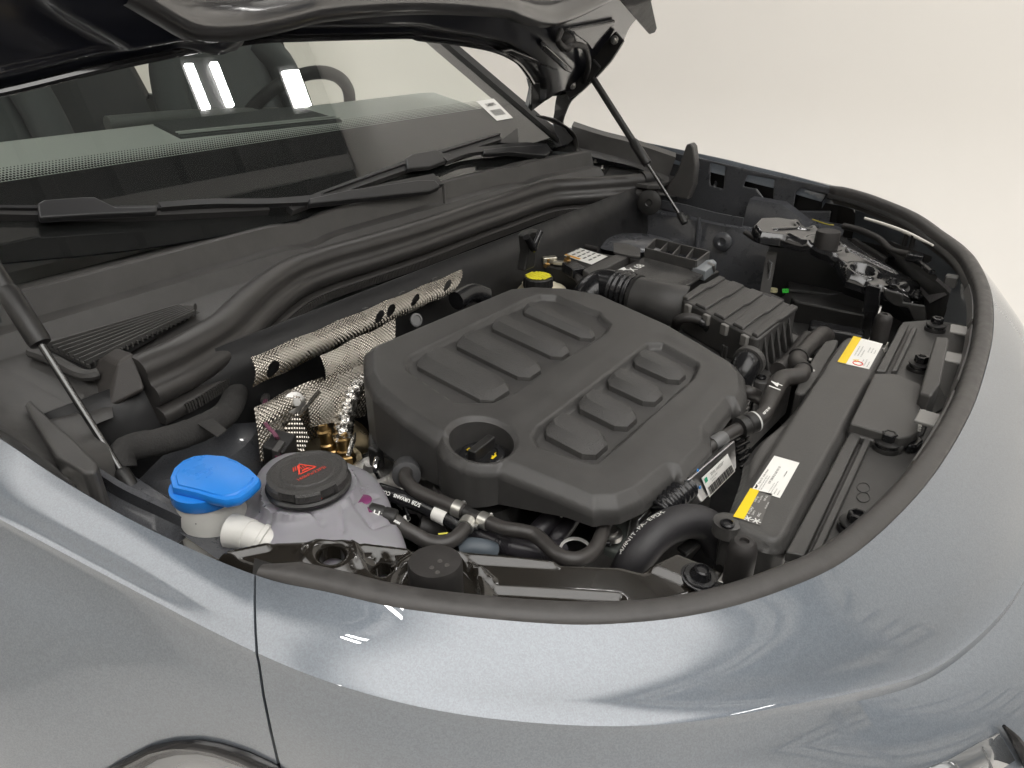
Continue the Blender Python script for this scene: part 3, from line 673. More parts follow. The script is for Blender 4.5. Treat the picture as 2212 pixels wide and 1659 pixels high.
# fine teeth on the clip under the strip
Vt, Ft = [], []
for i in range(4, 196):
    for k in (0, .5):
        p = sp[i] * (1 - k) + sp[i + 1] * k; n = nf[i]; t = T[i] * .0012; b0 = len(Vt)
        a, b = p + n * .0318 + np.array([0, 0, -.0605]), p + n * .0338 + np.array([0, 0, -.0725])
        Vt += [a - t, a + t, b + t, b - t, a - t + n * .0035, a + t + n * .0035, b + t + n * .003, b - t + n * .003]
        Ft += [tuple(b0 + j for j in f) for f in ((0, 1, 2, 3), (4, 5, 6, 7), (0, 1, 5, 4), (2, 3, 7, 6), (0, 3, 7, 4), (1, 2, 6, 5))]
tt = mk('clip_teeth', Vt, Ft, rubber_seal, seal, smooth=None); tt['kind'] = 'stuff'
# end caps
for i0, sg, ln in ((199, -1, 5),):
    rows = []
    for k in range(ln + 1):
        i = i0 + sg * k; s = 1.13
        rows.append([sp[i] + nf[i] * ((a - .008) * s + .008) + np.array([0, 0, (b + .03) * s - .03 - (.030 if (b < -.05 and sg > 0) else (.012 if b < -.05 else 0))]) for a, b in prof])
    tip = [q - T[i0] * sg * .012 + np.array([0, 0, -.004]) for q in rows[0]]; c = sum(tip) / len(tip); rows = [[c + (q - c) * .8 for q in tip]] + rows
    loft('strip_end_cap', rows, plastic_dk if sg < 0 else mat('moulded rubber end', (.035, .032, .030), .5, grain=.2), seal, smooth=40, close=True, cap=True)
dC = float((.980 - CAM[2]) / ray(*uv('5', 815, 930))[2])
def bp5(a, b, o): return P(*uv('5', a, b), d=dC + o - .045)
top4 = [bp5(640, 958, .030), bp5(718, 903, .045), bp5(820, 932, .012), bp5(722, 1004, -.012)]
fr = [bp5(722, 1004, -.012), bp5(820, 932, .012), bp5(872, 1095, .004), bp5(890, 1172, .004), bp5(648, 1292, -.006)]
lf = [bp5(640, 958, .030), bp5(722, 1004, -.012), bp5(648, 1292, -.006), bp5(582, 1336, .008), bp5(488, 1238, .045), bp5(592, 1005, .04)]
bk = [bp5(718, 903, .045), bp5(820, 932, .012), bp5(872, 1095, .004), bp5(890, 1172, .004), bp5(880, 1160, .07), bp5(730, 950, .09)]
V_ = [top4[0], top4[1], top4[2], top4[3], fr[2], fr[3], fr[4], lf[3], lf[4], lf[5], bk[4], bk[5]]
mk('strip_end_block', V_, [(0, 1, 2, 3), (3, 2, 4, 5, 6), (0, 3, 6, 7, 8, 9), (1, 11, 10, 5, 4, 2), (0, 9, 8, 11, 1), (8, 7, 6, 5, 10, 11)], mat('moulded rubber end', (.045, .041, .038), .5, grain=.2), seal, smooth=30, bevel=.005, bseg=4)
# grille in the cowl at the near end

def gq(a, b, h=0): return P(*uv('5', a, b), pl=((-.80, -.6, .966 + h), (.06, 0, 1)))
go = [gq(260, 900), gq(1130, 650), gq(1225, 690), gq(560, 1060), gq(480, 1070)]
gr = thing_g = mk('air_grille', [gq(195, 925, -.003), gq(1120, 655, -.003), gq(1230, 690, -.003), gq(560, 1072, -.003)], [(0, 1, 2, 3)], mat('painted grille shade', (.006, .006, .006), .6), cowl, smooth=None, label='black air intake grille in the cowl')  # black sheet on the cowl stands in for shaded depth under the slats
tube('grille_frame', [gq(190, 935), gq(330, 985), gq(470, 1060), gq(545, 1078), gq(600, 1065)], .007, plastic_gy, gr, seg=8)
tube('grille_frame', [gq(190, 920), gq(500, 835), gq(800, 750), gq(1090, 665), gq(1200, 660)], .006, plastic_gy, gr, seg=8)
for k in range(8):   # long slats
    t = (k + .5) / 8
    a = bil([gq(265, 905), gq(1100, 668), gq(1210, 700), gq(530, 1045)], 0.02, t); b = bil([gq(265, 905), gq(1100, 668), gq(1210, 700), gq(530, 1045)], 1.0, t)
    box('slat', (a + b) / 2 + np.array([0, 0, .004]), (np.linalg.norm(b - a), .0022, .007), plastic_gy, gr, ax=b - a, bevel=.0006)
for k in range(22):  # cross bars below the slats
    s = .03 + k * .0445; C4 = [gq(265, 905), gq(1100, 668), gq(1210, 700), gq(530, 1045)]
    a, b = bil(C4, s, 0), bil(C4, s, 1)
    box('cross_bar', (a + b) / 2 + np.array([0, 0, -.0005]), (np.linalg.norm(b - a), .002, .005), plastic_gy, gr, ax=b - a, bevel=.0004)
# near inner wing cover: sloped shell between grille, strut and fender
wc = [[(-.95, -.80, 1.02), (-.80, -.795, 1.012), (-.70, -.79, 1.0), (-.675, -.785, .985)], [(-.95, -.775, .985), (-.80, -.765, .975), (-.70, -.76, .962), (-.68, -.757, .945)],
      [(-.95, -.735, .97), (-.80, -.725, .958), (-.71, -.725, .945), (-.69, -.728, .92)], [(-.95, -.70, .965), (-.80, -.695, .955), (-.72, -.70, .935), (-.70, -.71, .89)]]
loft('inner_wing_cover', [spline([np.array(p) for p in r], 6) for r in wc], plastic_gy, car, smooth=50, label='grained cover inside the right fender')
prism('wing_cover_fin', [P(u, v, z=.975) for u, v in [(52, 872), (62, 858), (110, 905), (160, 948), (212, 1000), (206, 1018), (180, 1022), (120, 985)]], .06, plastic_gy, car, bevel=.006, bseg=3)
prism('wing_cover_lip', [P(u, v, z=1.0) for u, v in [(-40, 900), (55, 955), (105, 990), (165, 1042), (150, 1056), (-40, 968)]], .02, plastic_dk, car, bevel=.004)

# ------------------------------------------------------------------ wipers on the glass
def wsp(u, v, h): return P(u, v, pl=(np.array(WSP) + np.array(WSN) * h * .62, WSN))
wip_m = mat('satin black wiper', (.02, .02, .021), .32); wip_r = mat('wiper rubber', (.035, .034, .034), .45)
def wiper(label, arm, armw, blade, block):
    a = flat_bar('wiper_arm', [wsp(*p) for p in arm], WSN, armw, .010, wip_m, car, label=label)
    b = flat_bar('blade', [wsp(*p) for p in blade], WSN, (.013, .016, .018, .016, .013), .012, wip_r, a)
    flat_bar('spoiler', [wsp(p[0], p[1] - 9, p[2] + .008) for p in blade], WSN, (.004, .006, .007, .006, .004), .012, wip_m, b)
    prism('blade_adapter', [wsp(*p) for p in block], np.array(WSN) * -.012, wip_m, a, bevel=.0035, bseg=3)
    return a
w1 = wiper('right wiper lying along the lower glass', [(345, 447, .026), (450, 440, .026), (600, 438, .026), (760, 425, .030), (850, 408, .032), (945, 390, .030)], (.012, .012, .013, .022, .028, .032),
      [(-120, 460, .010), (60, 462, .010), (280, 463, .010), (450, 458, .010), (578, 453, .010)], [(80, 438, .034), (95, 430, .034), (178, 424, .034), (205, 424, .034), (250, 446, .034), (340, 444, .034), (340, 457, .034), (215, 462, .034), (85, 470, .034)])
prism('arm_cover', [wsp(*p) for p in [(667, 428, .042), (760, 408, .042), (905, 388, .042), (940, 388, .042), (952, 402, .042), (930, 412, .042), (760, 430, .042), (668, 440, .042)]], np.array(WSN) * -.013, wip_m, w1, bevel=.003)
w2 = wiper('left wiper crossing to the far corner', [(960, 348, .028), (1010, 330, .028), (1080, 322, .030), (1130, 318, .032), (1185, 322, .032)], (.012, .013, .018, .024, .028),
      [(625, 455, .012), (740, 412, .012), (880, 362, .012), (1000, 325, .012), (1078, 301, .012)], [(876, 340, .034), (890, 332, .034), (940, 322, .034), (960, 330, .034), (985, 334, .034), (985, 342, .034), (955, 350, .034), (930, 360, .034), (880, 364, .034)])
prism('arm_cover', [wsp(*p) for p in [(1045, 322, .042), (1100, 316, .042), (1172, 312, .042), (1190, 328, .042), (1180, 336, .042), (1100, 328, .042), (1046, 332, .042)]], np.array(WSN) * -.013, wip_m, w2, bevel=.003)

bay_dk = mat('black shade backing', (.008, .008, .009), .6)
# ------------------------------------------------------------------ far side: fender rail, cut-outs, inner wing, hinge cover
# inner face of the far fender: upright flange with windows punched through
FE = [(-1.55, .86, 1.09), (-1.0, .83, 1.055), (-.658, .806, 1.03), (-.565, .80, 1.02), (-.456, .788, 1.01), (-.361, .767, 1.0)]
fe = even(spline([np.array(p) for p in FE], 10), 120)
def fe_at(x):
    i = int(np.argmin(abs(fe[:, 0] - x))); return fe[i]
cuts = [[(1545, 362), (1568, 364), (1568, 398), (1545, 392)], [(1562, 378), (1600, 384), (1604, 425), (1588, 420), (1556, 402)], [(1650, 405), (1660, 400), (1735, 418), (1738, 450), (1645, 440)]]
def fpl(v_): return ((0, .781, 0), (.12, 1, .0))
FP = ((-.5, .783, 0), (.13, 1, 0)); FPn = np.array([.13, 1, 0]) / np.linalg.norm([.13, 1, 0]); FPx = np.array([1, -.13, 0]) / np.linalg.norm([1, -.13, 0])
def f2(u, v):
    p = P(u, v, pl=FP); q = p - np.array(FP[0]); return (q @ FPx, p[2])
def f3(a, z, h=0): return np.array(FP[0]) + FPx * a + np.array([0, 0, z]) - FPn * h
def edge_z(a): return np.interp(a, [-.6, -.16, .0, .15, .3], [1.055, 1.026, 1.013, 1.003, .995])
c2 = [[f2(*p) for p in c] for c in [[(1540, 352), (1570, 360), (1566, 405), (1540, 398)], [(1620, 378), (1675, 388), (1672, 432), (1655, 425), (1640, 405), (1612, 400)], [(1725, 415), (1735, 407), (1810, 428), (1816, 445), (1808, 452), (1718, 452)]]]
def fsdf(x, y):
    s = np.maximum(np.maximum(y - (edge_z(x) - .004), .865 - y), np.maximum(-.62 - x, x - .155))
    for c in c2: s = np.maximum(s, -(sdf_poly(x, y, c) - .002))
    return s
hf('fender_flange', (-.63, .17, .86, 1.06), fsdf, lambda x, y: 0 * x + .0, primer, car, res=.0035, smooth=40, to3d=lambda a, z, h: f3(a, z, h + .008), solid=.0025, label='upright flange inside the far fender with three windows')
mk('fender_backing', [f3(a, z, -.020) for a, z in ((-.62, .86), (.16, .86), (.16, .985), (-.0, .998), (-.62, 1.04))], [(0, 1, 2, 3, 4)], bay_dk, car, smooth=None)  # black sheet put in as the shade behind the windows
# ledge under the windows with pressed beads
lg = [[f3(a, .955 - .03 * (a > .05) * min(1, (a - .05) / .06), .010), f3(a, .952 - .03 * (a > .05) * min(1, (a - .05) / .06), .035), f3(a, .935 - .03 * (a > .05) * min(1, (a - .05) / .06), .043), f3(a, .90, .05), f3(a, .86, .05)] for a in np.linspace(-.03, .20, 24)]
lgo = loft('fender_ledge', lg, primer, car, smooth=30)
for q in [(1515, 408), (1542, 412), (1587, 424), (1612, 430), (1640, 445), (1660, 450), (1683, 455)]:
    c = P(*q, pl=((0, .733, 0), (.13, 1, 0))); tube('pressed_bead', [c + np.array([0, .008, .022]), c + np.array([0, -.002, .004]), c + np.array([0, -.004, -.012])], [.004, .006, .005], primer, lgo, seg=8)
# fin beside the strut foot
prism('splash_fin', [P(u, v, y=.72) for u, v in [(1482, 312), (1491, 310), (1497, 318), (1502, 360), (1498, 400), (1485, 432), (1436, 420), (1440, 405), (1462, 370)]], (0, .03, 0), plastic_gy, car, bevel=.004)
# rear section: rail from the windscreen corner forward
rl = [[P(u, v, y=.80) for u, v in [(1240, 262), (1300, 282), (1370, 300), (1460, 330)]], [P(u, v, y=.775) for u, v in [(1235, 272), (1300, 292), (1370, 310), (1460, 340)]], [P(u, v, y=.76) for u, v in [(1235, 315), (1300, 330), (1370, 350), (1445, 382)]], [P(u, v, y=.735) for u, v in [(1250, 330), (1305, 345), (1375, 362), (1445, 395)]]]
loft('fender_rail', [spline(r, 6) for r in rl], plastic_gy, car, smooth=40)
# floor plate behind the strip end and the little dark well in it
prism('plenum_plate', [P(u, v, z=.972) for u, v in [(1300, 385), (1330, 342), (1400, 345), (1470, 352), (1455, 385), (1425, 400), (1400, 400)]], .01, plastic_gy, car, bevel=.002)
prism('plenum_well', [P(u, v, z=.9735) for u, v in [(1252, 335), (1258, 322), (1300, 335), (1328, 344), (1302, 384), (1258, 382)]], .004, plastic_dk, car, bevel=.001)
for q in [(1285, 352), (1275, 372), (1300, 365), (1262, 348)]: lathe('plenum_screw', P(*q, z=.976), (0, .3, 1), [(.007, 0), (.007, .003), (.003, .004), (.003, .009), (.0004, .01)], steel, car, seg=10)
tube('plenum_wire', [P(1255, 345, z=.98), P(1262, 360, z=.985), P(1274, 372, z=.98), P(1290, 378, z=.976)], .003, steel, car, seg=8)
# windscreen corner trim: curved ribbed funnel
cr = [[P(u, v, x=-1.06) for u, v in [(1158, 248), (1200, 268), (1212, 300), (1208, 330)]], [P(u, v, x=-1.03) for u, v in [(1175, 250), (1218, 272), (1232, 300), (1225, 335)]], [P(u, v, x=-.99) for u, v in [(1200, 256), (1240, 285), (1250, 315), (1246, 345)]]]
loft('corner_trim', [spline(r, 6) for r in cr], plastic_gy, car, smooth=50, solid=.003)
prism('mirror_triangle', [wsp(1118, 275, .012), wsp(1121, 310, .012), wsp(1075, 308, .012)], np.array(WSN) * -.006, wip_m, car, bevel=.001)
# ------------------------------------------------------------------ engine bay shell
bay_m = mat('black bay lining', (.007, .007, .0075), .5, var=.3, bump=.15, bscale=60, rvar=.15)
def wall(name, pts, m, parent=car, **kw):
    return mk(name, pts, [tuple(range(len(pts)))], m, parent, smooth=None, **kw)
wall('bay_floor', [(-1.02, -.80, .50), (-.36, -.70, .50), (-.10, -.48, .50), (0, -.2, .50), (0, .2, .50), (-.10, .48, .50), (-.36, .70, .50), (-1.02, .80, .50)], bay_m)
rows = [[(-.80, y, .96), (-.785, y, .92), (-.765, y, .86), (-.77, y, .70), (-.74, y, .50)] for y in np.linspace(-.74, .74, 12)]
loft('firewall', rows, bay_m, car, smooth=40, solid=.01)
for sg in (-1, 1):
    rows = []
    for x in np.linspace(-.80, -.06, 20):
        k = .035 * math.exp(-((x + .50) / .14) ** 2) * (sg < 0)
        lim_ = float(np.interp(x, [-.46, -.36, -.25, -.167, -.109, -.065, -.034], [.80, .767, .724, .665, .60, .527, .449])) - .075
        yy = lambda v: sg * min(v, lim_)
        rows.append([(x, yy(.715), .905 - .03 * (x + .8)), (x, yy(.690), .902 - .03 * (x + .8)), (x, yy(.675 - k), .86), (x, yy(.655 - k * 1.6), .75), (x, yy(.63), .50)])
    cut = int(20 * .52) if sg > 0 else 20
    loft('inner_wing', rows[:cut], primer, car, smooth=40, label='dark grey painted inner wing panel')
    if cut < 20: loft('wing_shade', rows[cut - 1:], bay_m, car, smooth=40)  # front stretch of the wing blackened as the shade of the gap
# far inner wing details: pressed ribs, plug, flange seam, cable
fx = lambda u, v: P(u, v, y=.662)
tube('pressed_rib', [fx(1510, 470), fx(1509, 500), fx(1505, 545)], [.004, .0075, .006], primer, car, seg=10)
tube('pressed_rib', [fx(1262, 492), fx(1254, 520), fx(1250, 560)], [.004, .007, .005], primer, car, seg=10)
lathe('wing_plug', fx(1560, 522), (0, -1, .1), [(.022, -.006), (.022, 0), (.016, .004), (.010, .005), (.006, .001), (.0004, .001)], primer, car, seg=24)
flat_bar('seam_flange', [P(u, v, y=.668) for u, v in [(1425, 440), (1480, 452), (1540, 468), (1605, 480)]], (0, 1, 0), (.018, .022, .022, .02), .006, primer, car)
lathe('strip_bracket', P(1402, 438, y=.64), (.2, -1, .1), [(.030, -.004), (.030, 0), (.022, .004), (.009, .005), (.006, .002), (.0004, .002)], plastic_dk, car, seg=20)
loft('strut_tower', [[P(1370 + a * 95 * math.cos(k), 545 - b * 38 + 22 * math.sin(k) * a, z=.86 + h) for k in np.linspace(0, 2 * PI, 25)[:-1]] for a, b, h in ((1, 0, -.06), (1, .1, -.02), (.9, .5, .01), (.6, .75, .022), (.1, .8, .024))], primer, car, smooth=60, close=True, cap=True, label='far suspension tower')
tube('bonnet_cable', [P(u, v, y=.60) for u, v in [(1608, 500), (1640, 520), (1690, 530), (1722, 528)]], .006, rubber, car, seg=10)
lathe('strut_tower', P(395, 1020, z=.80), (0, 0, 1), [(.125, -.10), (.12, .03), (.105, .058), (.07, .074), (.03, .076), (.0005, .076)], primer, car, seg=36, label='near suspension tower, dark grey paint')
# near inner wing upper rail with its rolled edge (in front of the strut foot)
rl = []
for u, v, u2, v2, u3, v3, z in [(138, 965, 145, 985, 160, 1030, .955), (205, 1005, 208, 1020, 225, 1065, .945), (270, 1045, 272, 1060, 290, 1105, .935), (350, 1083, 352, 1098, 365, 1140, .925), (430, 1122, 432, 1136, 425, 1172, .915)]:
    rl.append([P(u + 14, v + 14, z=z - .045), P(u + 5, v + 3, z=z - .004), P(u, v, z=z), P(u2 - 8, v2 - 4, z=z - .002), P(u2 - 18, v2 + 14, z=z - .016), P(u3 - 40, v3, z=z - .024), P(u3 - 70, v3 + 20, z=z - .02)])
loft('wing_rail', [spline([np.array(r) for r in c], 4) for c in zip(*rl)], primer, car, smooth=50, solid=.002, label='dark grey inner wing rail with a rolled edge')

# ------------------------------------------------------------------ engine cover
CP = ((-.4, 0, .92), (.16, 0, 1.0))
def zc(x): return .92 - .16 * (x + .4)
def cpt(pts, dz=0, k='M'): return [P(*uv(k, a, b), pl=((-.4, 0, .92 + dz), (.16, 0, 1.0))) for a, b in pts]
cov_out = cpt([(783, 766), (803, 748), (940, 690), (1093, 627), (1143, 622), (1218, 625), (1300, 640), (1448, 706), (1526, 751), (1592, 791), (1612, 818), (1617, 856), (1604, 892), (1583, 880), (1538, 940), (1541, 972), (1480, 1042), (1468, 1046), (1456, 1030), (1391, 1081), (1341, 1102), (1300, 1103), (1284, 1106), (1200, 1070), (1086, 1024), (1030, 1000), (935, 952), (860, 900), (803, 850), (785, 815)], -.008)
WC = P(1040, 945, pl=CP); WR, WO = .0365, .0500
def csdf_o(x, y): return np.minimum(sdf_poly(x, y, cov_out), np.hypot(x - WC[0], y - WC[1]) - WO)
def csdf(x, y): return np.maximum(csdf_o(x, y), -(np.hypot(x - WC[0], y - WC[1]) - WR))
recA = cpt([(520, 715), (560, 650), (900, 480), (1600, 148), (1700, 122), (1830, 130), (2215, 280)], 0, 'A') + cpt([(1302, 684), (1321, 700), (1312, 716)]) + cpt([(1500, 965), (1290, 1060), (960, 1062), (540, 785)], 0, 'A')
recB = cpt([(238, 920), (290, 835), (1240, 118), (1370, 118), (1680, 288), (1693, 325), (1645, 430), (830, 1150), (765, 1163), (280, 1012)], 0, 'B')
def cov_h(x, y):
    d = -csdf_o(x, y); z = zc(x)
    t = np.clip(1 - d / .0145, 0, 1); z = z - .0110 * t
    z = z - .006 * (1 - sstep(0, .0022, d))
    z = z - .0085 * sstep(-.001, .0055, -sdf_poly(x, y, recA)) - .0090 * sstep(-.001, .0065, -sdf_poly(x, y, recB))
    z = z - .0015 * sstep(-.030, -.006, -sdf_poly(x, y, recB))
    dd = np.hypot(x - WC[0], y - WC[1]) - WR
    z = np.where(dd < WO - WR, np.maximum(z, zc(x) - .003 - .010 * sstep(.006, .0135, dd)), z)
    z = z - .005 * (1 - sstep(0, .0055, dd)) - .0007 * np.exp(-((dd - .0088) / .0011) ** 2)
    return z
def cov_skirt(x, y):
    inw = np.hypot(x - WC[0], y - WC[1]) < WR + .004
    return np.where(inw, .884, np.interp(x, [-.66, -.5, -.40, -.3, -.2], [.866, .862, .864, .874, .866]))
ec = thing('engine_cover', 'large matt black plastic engine cover with two rows of raised ribs', 'engine cover', (-.42, -.25, .85))
xs = [p[0] for p in cov_out]; ys = [p[1] for p in cov_out]
hf('shell', (min(xs) - .01, max(xs) + .01, min(min(ys), WC[1] - WO) - .01, max(ys) + .01), csdf, cov_h, plastic, ec, res=.0021, skirt=cov_skirt, smooth=42)
# rolled lip round the front and near foot of the shell
lipo = cpt([(935, 953), (1000, 1000)], -.07)
# ribs
def rib(x0, x1, y0, y1, dep):
    ch = .0085; w = y1 - y0; c = [(x0, y0 + ch * 1.2), (x0, y1 - ch * .8), (x0 + ch, y1), (x1 - ch * 1.1, y1), (x1, y1 - ch * 1.2), (x1, y0 + ch * 1.3), (x1 - ch * 1.5, y0), (x0 + ch, y0)]
    n = [(1, 0), (1, 0), (0, -1), (0, -1), (-1, 0), (-1, 0), (0, 1), (0, 1)]
    def ring(f, h):
        out = []
        for (x, y), k in zip(c, range(8)):
            sx = (x - x0) / (x1 - x0); sy = (y - y0) / w
            out.append(np.array([x0 + f[0] + sx * (x1 - x0 - f[0] - f[1]), y0 + f[2] + sy * (w - f[2] - f[3]), 0]) + np.array([0, 0, zc(x) - dep + h]))
        return out
    return [ring((0, 0, 0, 0), -.002), ring((.0008, .0008, .001, .001), .0055), ring((.004, .0085, w * .34, .0030), .0130)]
def corner_box(kk, b, c_, d, e, f, g, h, a, dz):
    X = lambda p, dz=dz: P(*uv(kk, *p), pl=((-.4, 0, .92 + dz), (.16, 0, 1)))
    return (X(b)[0] + X(c_, .002)[0]) / 2, (X(f, .001)[0] + X(g)[0]) / 2, (X(h)[1] + X(a)[1]) / 2 + .001, (X(d, .004)[1] + X(e, .004)[1]) / 2 - .001
A1 = corner_box('A', (662, 680), (840, 580), (940, 595), (1440, 860), (1468, 925), (1290, 1045), (1165, 1068), (655, 785), -.006)
A3 = corner_box('A', (1262, 375), (1410, 310), (1500, 330), (1990, 560), (2030, 580), (1880, 660), (1790, 678), (1255, 440), -.006)
B1 = corner_box('B', (335, 880), (495, 735), (590, 745), (905, 900), (965, 950), (810, 1080), (685, 1102), (330, 950), -.006)
B4 = corner_box('B', (1115, 255), (1230, 183), (1330, 195), (1560, 325), (1605, 370), (1510, 455), (1405, 468), (1108, 315), -.006)
for k in range(4):
    t = k / 2; bx = [a * (1 - t) + b * t for a, b in zip(A1, A3)]
    c_ = (bx[2] + bx[3]) / 2; bx[2:] = [c_ + (q - c_) * .96 for q in bx[2:]]; rr = rib(*bx, .0085); mk('rib', [v for r_ in rr for v in r_], grid_faces(3, 8, True) + [tuple(range(16, 24))], plastic_rib, ec, bevel=.0008, bseg=3)
for k in range(4):
    t = k / 3; bx = [a * (1 - t) + b * t for a, b in zip(B1, B4)]
    rr = rib(*bx, .0090); mk('rib', [v for r_ in rr for v in r_], grid_faces(3, 8, True) + [tuple(range(16, 24))], plastic_rib, ec, bevel=.0008, bseg=3)
# neck under the well
lathe('filler_neck', (WC[0], WC[1], .80), (0, 0, 1), [(WO - .006, -.03), (WO - .006, .05)], plastic_dk, ec, seg=40)
lathe('filler_neck', (WC[0], WC[1], .882), (0, 0, 1), [(WR + .001, .012), (WR - .003, .002), (.02, .0), (.0005, .0)], plastic_dk, ec, seg=40)
# oil filler cap
OC = np.array([WC[0], WC[1], .9035])
oc = thing('oil_filler_cap', 'black oil filler cap with yellow markings down in the round well', 'oil cap', OC - np.array([0, 0, .02]))
lathe('cap_body', OC - np.array([0, 0, .018]), (0, 0, 1), [(.027, 0), (.027, .012), (.0262, .0165), (.024, .018), (.019, .0182), (.0175, .0165), (.0005, .0165)], plastic_gloss, oc, seg=36)
gd = P(*uv('C', 580, 380), z=.884) - P(*uv('C', 440, 490), z=.884); gd[2] = 0
box('grip', OC + np.array([.0, .0, .005]), (.040, .011, .016), plastic_dk, oc, ax=gd, bevel=.002)
gx = gd / np.linalg.norm(gd); gy = np.array([-gx[1], gx[0], 0])
for s, tx in ((1, 'OIL'), (-1, 'oil')):
    if s > 0: text('marking', 'E', OC + gy * .0155 * s - gx * .004 + np.array([0, 0, .0004]), -gy, gx, .008, yellow_ink, oc, bold=.0003)
q0 = OC - gy * .0165 + np.array([0, 0, .0006])
mk('can_symbol', [q0 + gx * a + gy * b for a, b in ((-.005, -.002), (.003, -.002), (.006, .002), (.008, .002), (.008, .003), (.005, .003), (.003, .001), (.001, .001), (.001, .003), (-.001, .003), (-.001, .001), (-.005, .001))], [tuple(range(12))], yellow_ink, oc, smooth=None)

# ------------------------------------------------------------------ heat shields: dimpled sheet
def shield(name, c, label, cat, nrm_h=.0015, pitch=.0066, res=.0009, holes=(), curve=0., cx=None, parent=None, m=shield_m, wav=0.):
    """four-cornered sheet pressed all over with dimples; c corners in order"""
    c = [np.array(p, float) for p in c]; Lx = max(np.linalg.norm(c[1] - c[0]), np.linalg.norm(c[2] - c[3])); Ly = max(np.linalg.norm(c[3] - c[0]), np.linalg.norm(c[2] - c[1]))
    n = np.cross(c[1] - c[0], c[3] - c[0]); n /= np.linalg.norm(n)
    if n @ (CAM - c[0]) < 0: n = -n
    def H(x, y):
        r = np.round(y / (pitch * .5)); z = np.zeros_like(x)
        best = np.full(x.shape, 1e9)
        for dr in (-1, 0, 1):
            rr = r + dr; off = (np.mod(rr, 2)) * pitch * .5; xx = np.round((x - off) / pitch) * pitch + off
            best = np.minimum(best, (x - xx) ** 2 + (y - rr * pitch * .5) ** 2)
        z = nrm_h * np.maximum(0, 1 - best / (pitch * .36) ** 2)
        z = z + curve * (1 - ((y / Ly) * 2 - 1) ** 2) + wav * np.sin(x * 31 + y * 9) + wav * .6 * np.sin(x * 83 - y * 40)
        return z
    def S(x, y):
        s = np.maximum(np.maximum(-x, x - Lx), np.maximum(-y, y - Ly)) + .0025 * np.sin(x * 70) * .6
        for hx, hy, hr, hry in holes: s = np.maximum(s, -(np.hypot((x - hx * Lx) / hr, (y - hy * Ly) / hry) - 1) * min(hr, hry))
        return s
    return hf(name, (-.004, Lx + .004, -.004, Ly + .004), S, H, m, parent, res=res, smooth=80, to3d=lambda x, y, h: bil(c, x / Lx, y / Ly) + n * h)
s1c = [P(540, 772, x=-.735), P(996, 583, x=-.755), P(972, 634, x=-.742), P(543, 838, x=-.722)]
hs = thing('heat_shield', 'long dimpled silver heat shield strip across the dark firewall', 'heat shield', (-.74, -.3, .85), group='dimpled heat shields')
shield('sheet', s1c, '', '', holes=((.065, .66, .010, .014), (.53, .50, .009, .013), (.585, .45, .010, .013), (.725, .48, .009, .013), (.915, .45, .009, .013)), curve=.010, parent=hs, wav=.0012)
for f, g in ((.53, .5), (.725, .48), (.915, .45)):
    q = bil(s1c, f, g) + np.array([-.012, 0, 0]); lathe('fixing_nut', q, (1, 0, .3), [(.013, -.006), (.013, .002), (.007, .003), (.007, .009), (.0004, .009)], plastic_dk, hs, seg=14)
s2c = [P(672, 770, x=-.715), P(852, 695, x=-.72), P(850, 760, x=-.70), P(760, 955, x=-.66)]
hs2 = thing('heat_shield', 'crumpled dimpled heat shield behind the near corner of the engine cover', 'heat shield', (-.7, -.4, .8), group='dimpled heat shields')
shield('sheet', [P(690, 768, x=-.712), P(853, 690, x=-.722), P(840, 790, x=-.69), P(700, 830, x=-.70)], '', '', parent=hs2, wav=.0015, curve=.006)
shield('sheet', [P(650, 842, x=-.70), P(800, 780, x=-.69), P(790, 900, x=-.66), P(668, 925, x=-.67)], '', '', parent=hs2, wav=.0015, curve=.010)
shield('sheet', [P(548, 880, x=-.735), P(700, 810, x=-.73), P(700, 940, x=-.70), P(560, 1000, x=-.70)], '', '', parent=hs2, wav=.003, curve=.004)
hs3 = thing('heat_shield', 'small dimpled heat shield flap above the black sensor plug', 'heat shield', (-.68, -.5, .8), group='dimpled heat shields')
shield('sheet', [P(555, 880, x=-.70), P(625, 842, x=-.70), P(650, 872, x=-.68), P(556, 935, x=-.68)], '', '', parent=hs3, wav=.002, curve=.006)
shield('sheet', [P(612, 928, x=-.66), P(640, 885, x=-.66), P(668, 945, x=-.65), P(655, 985, x=-.64)], '', '', parent=hs3, wav=.002)
tube('rolled_edge', [P(u, v, x=-.665) for u, v in [(612, 918), (640, 902), (665, 875), (690, 845)]], .003, shield_m, hs3, seg=8)
lathe('bolt_tab', P(635, 870, x=-.685), (1, -.2, .5), [(.014, 0), (.014, .003), (.006, .004), (.005, .010), (.0004, .01)], steel, hs3, seg=14)

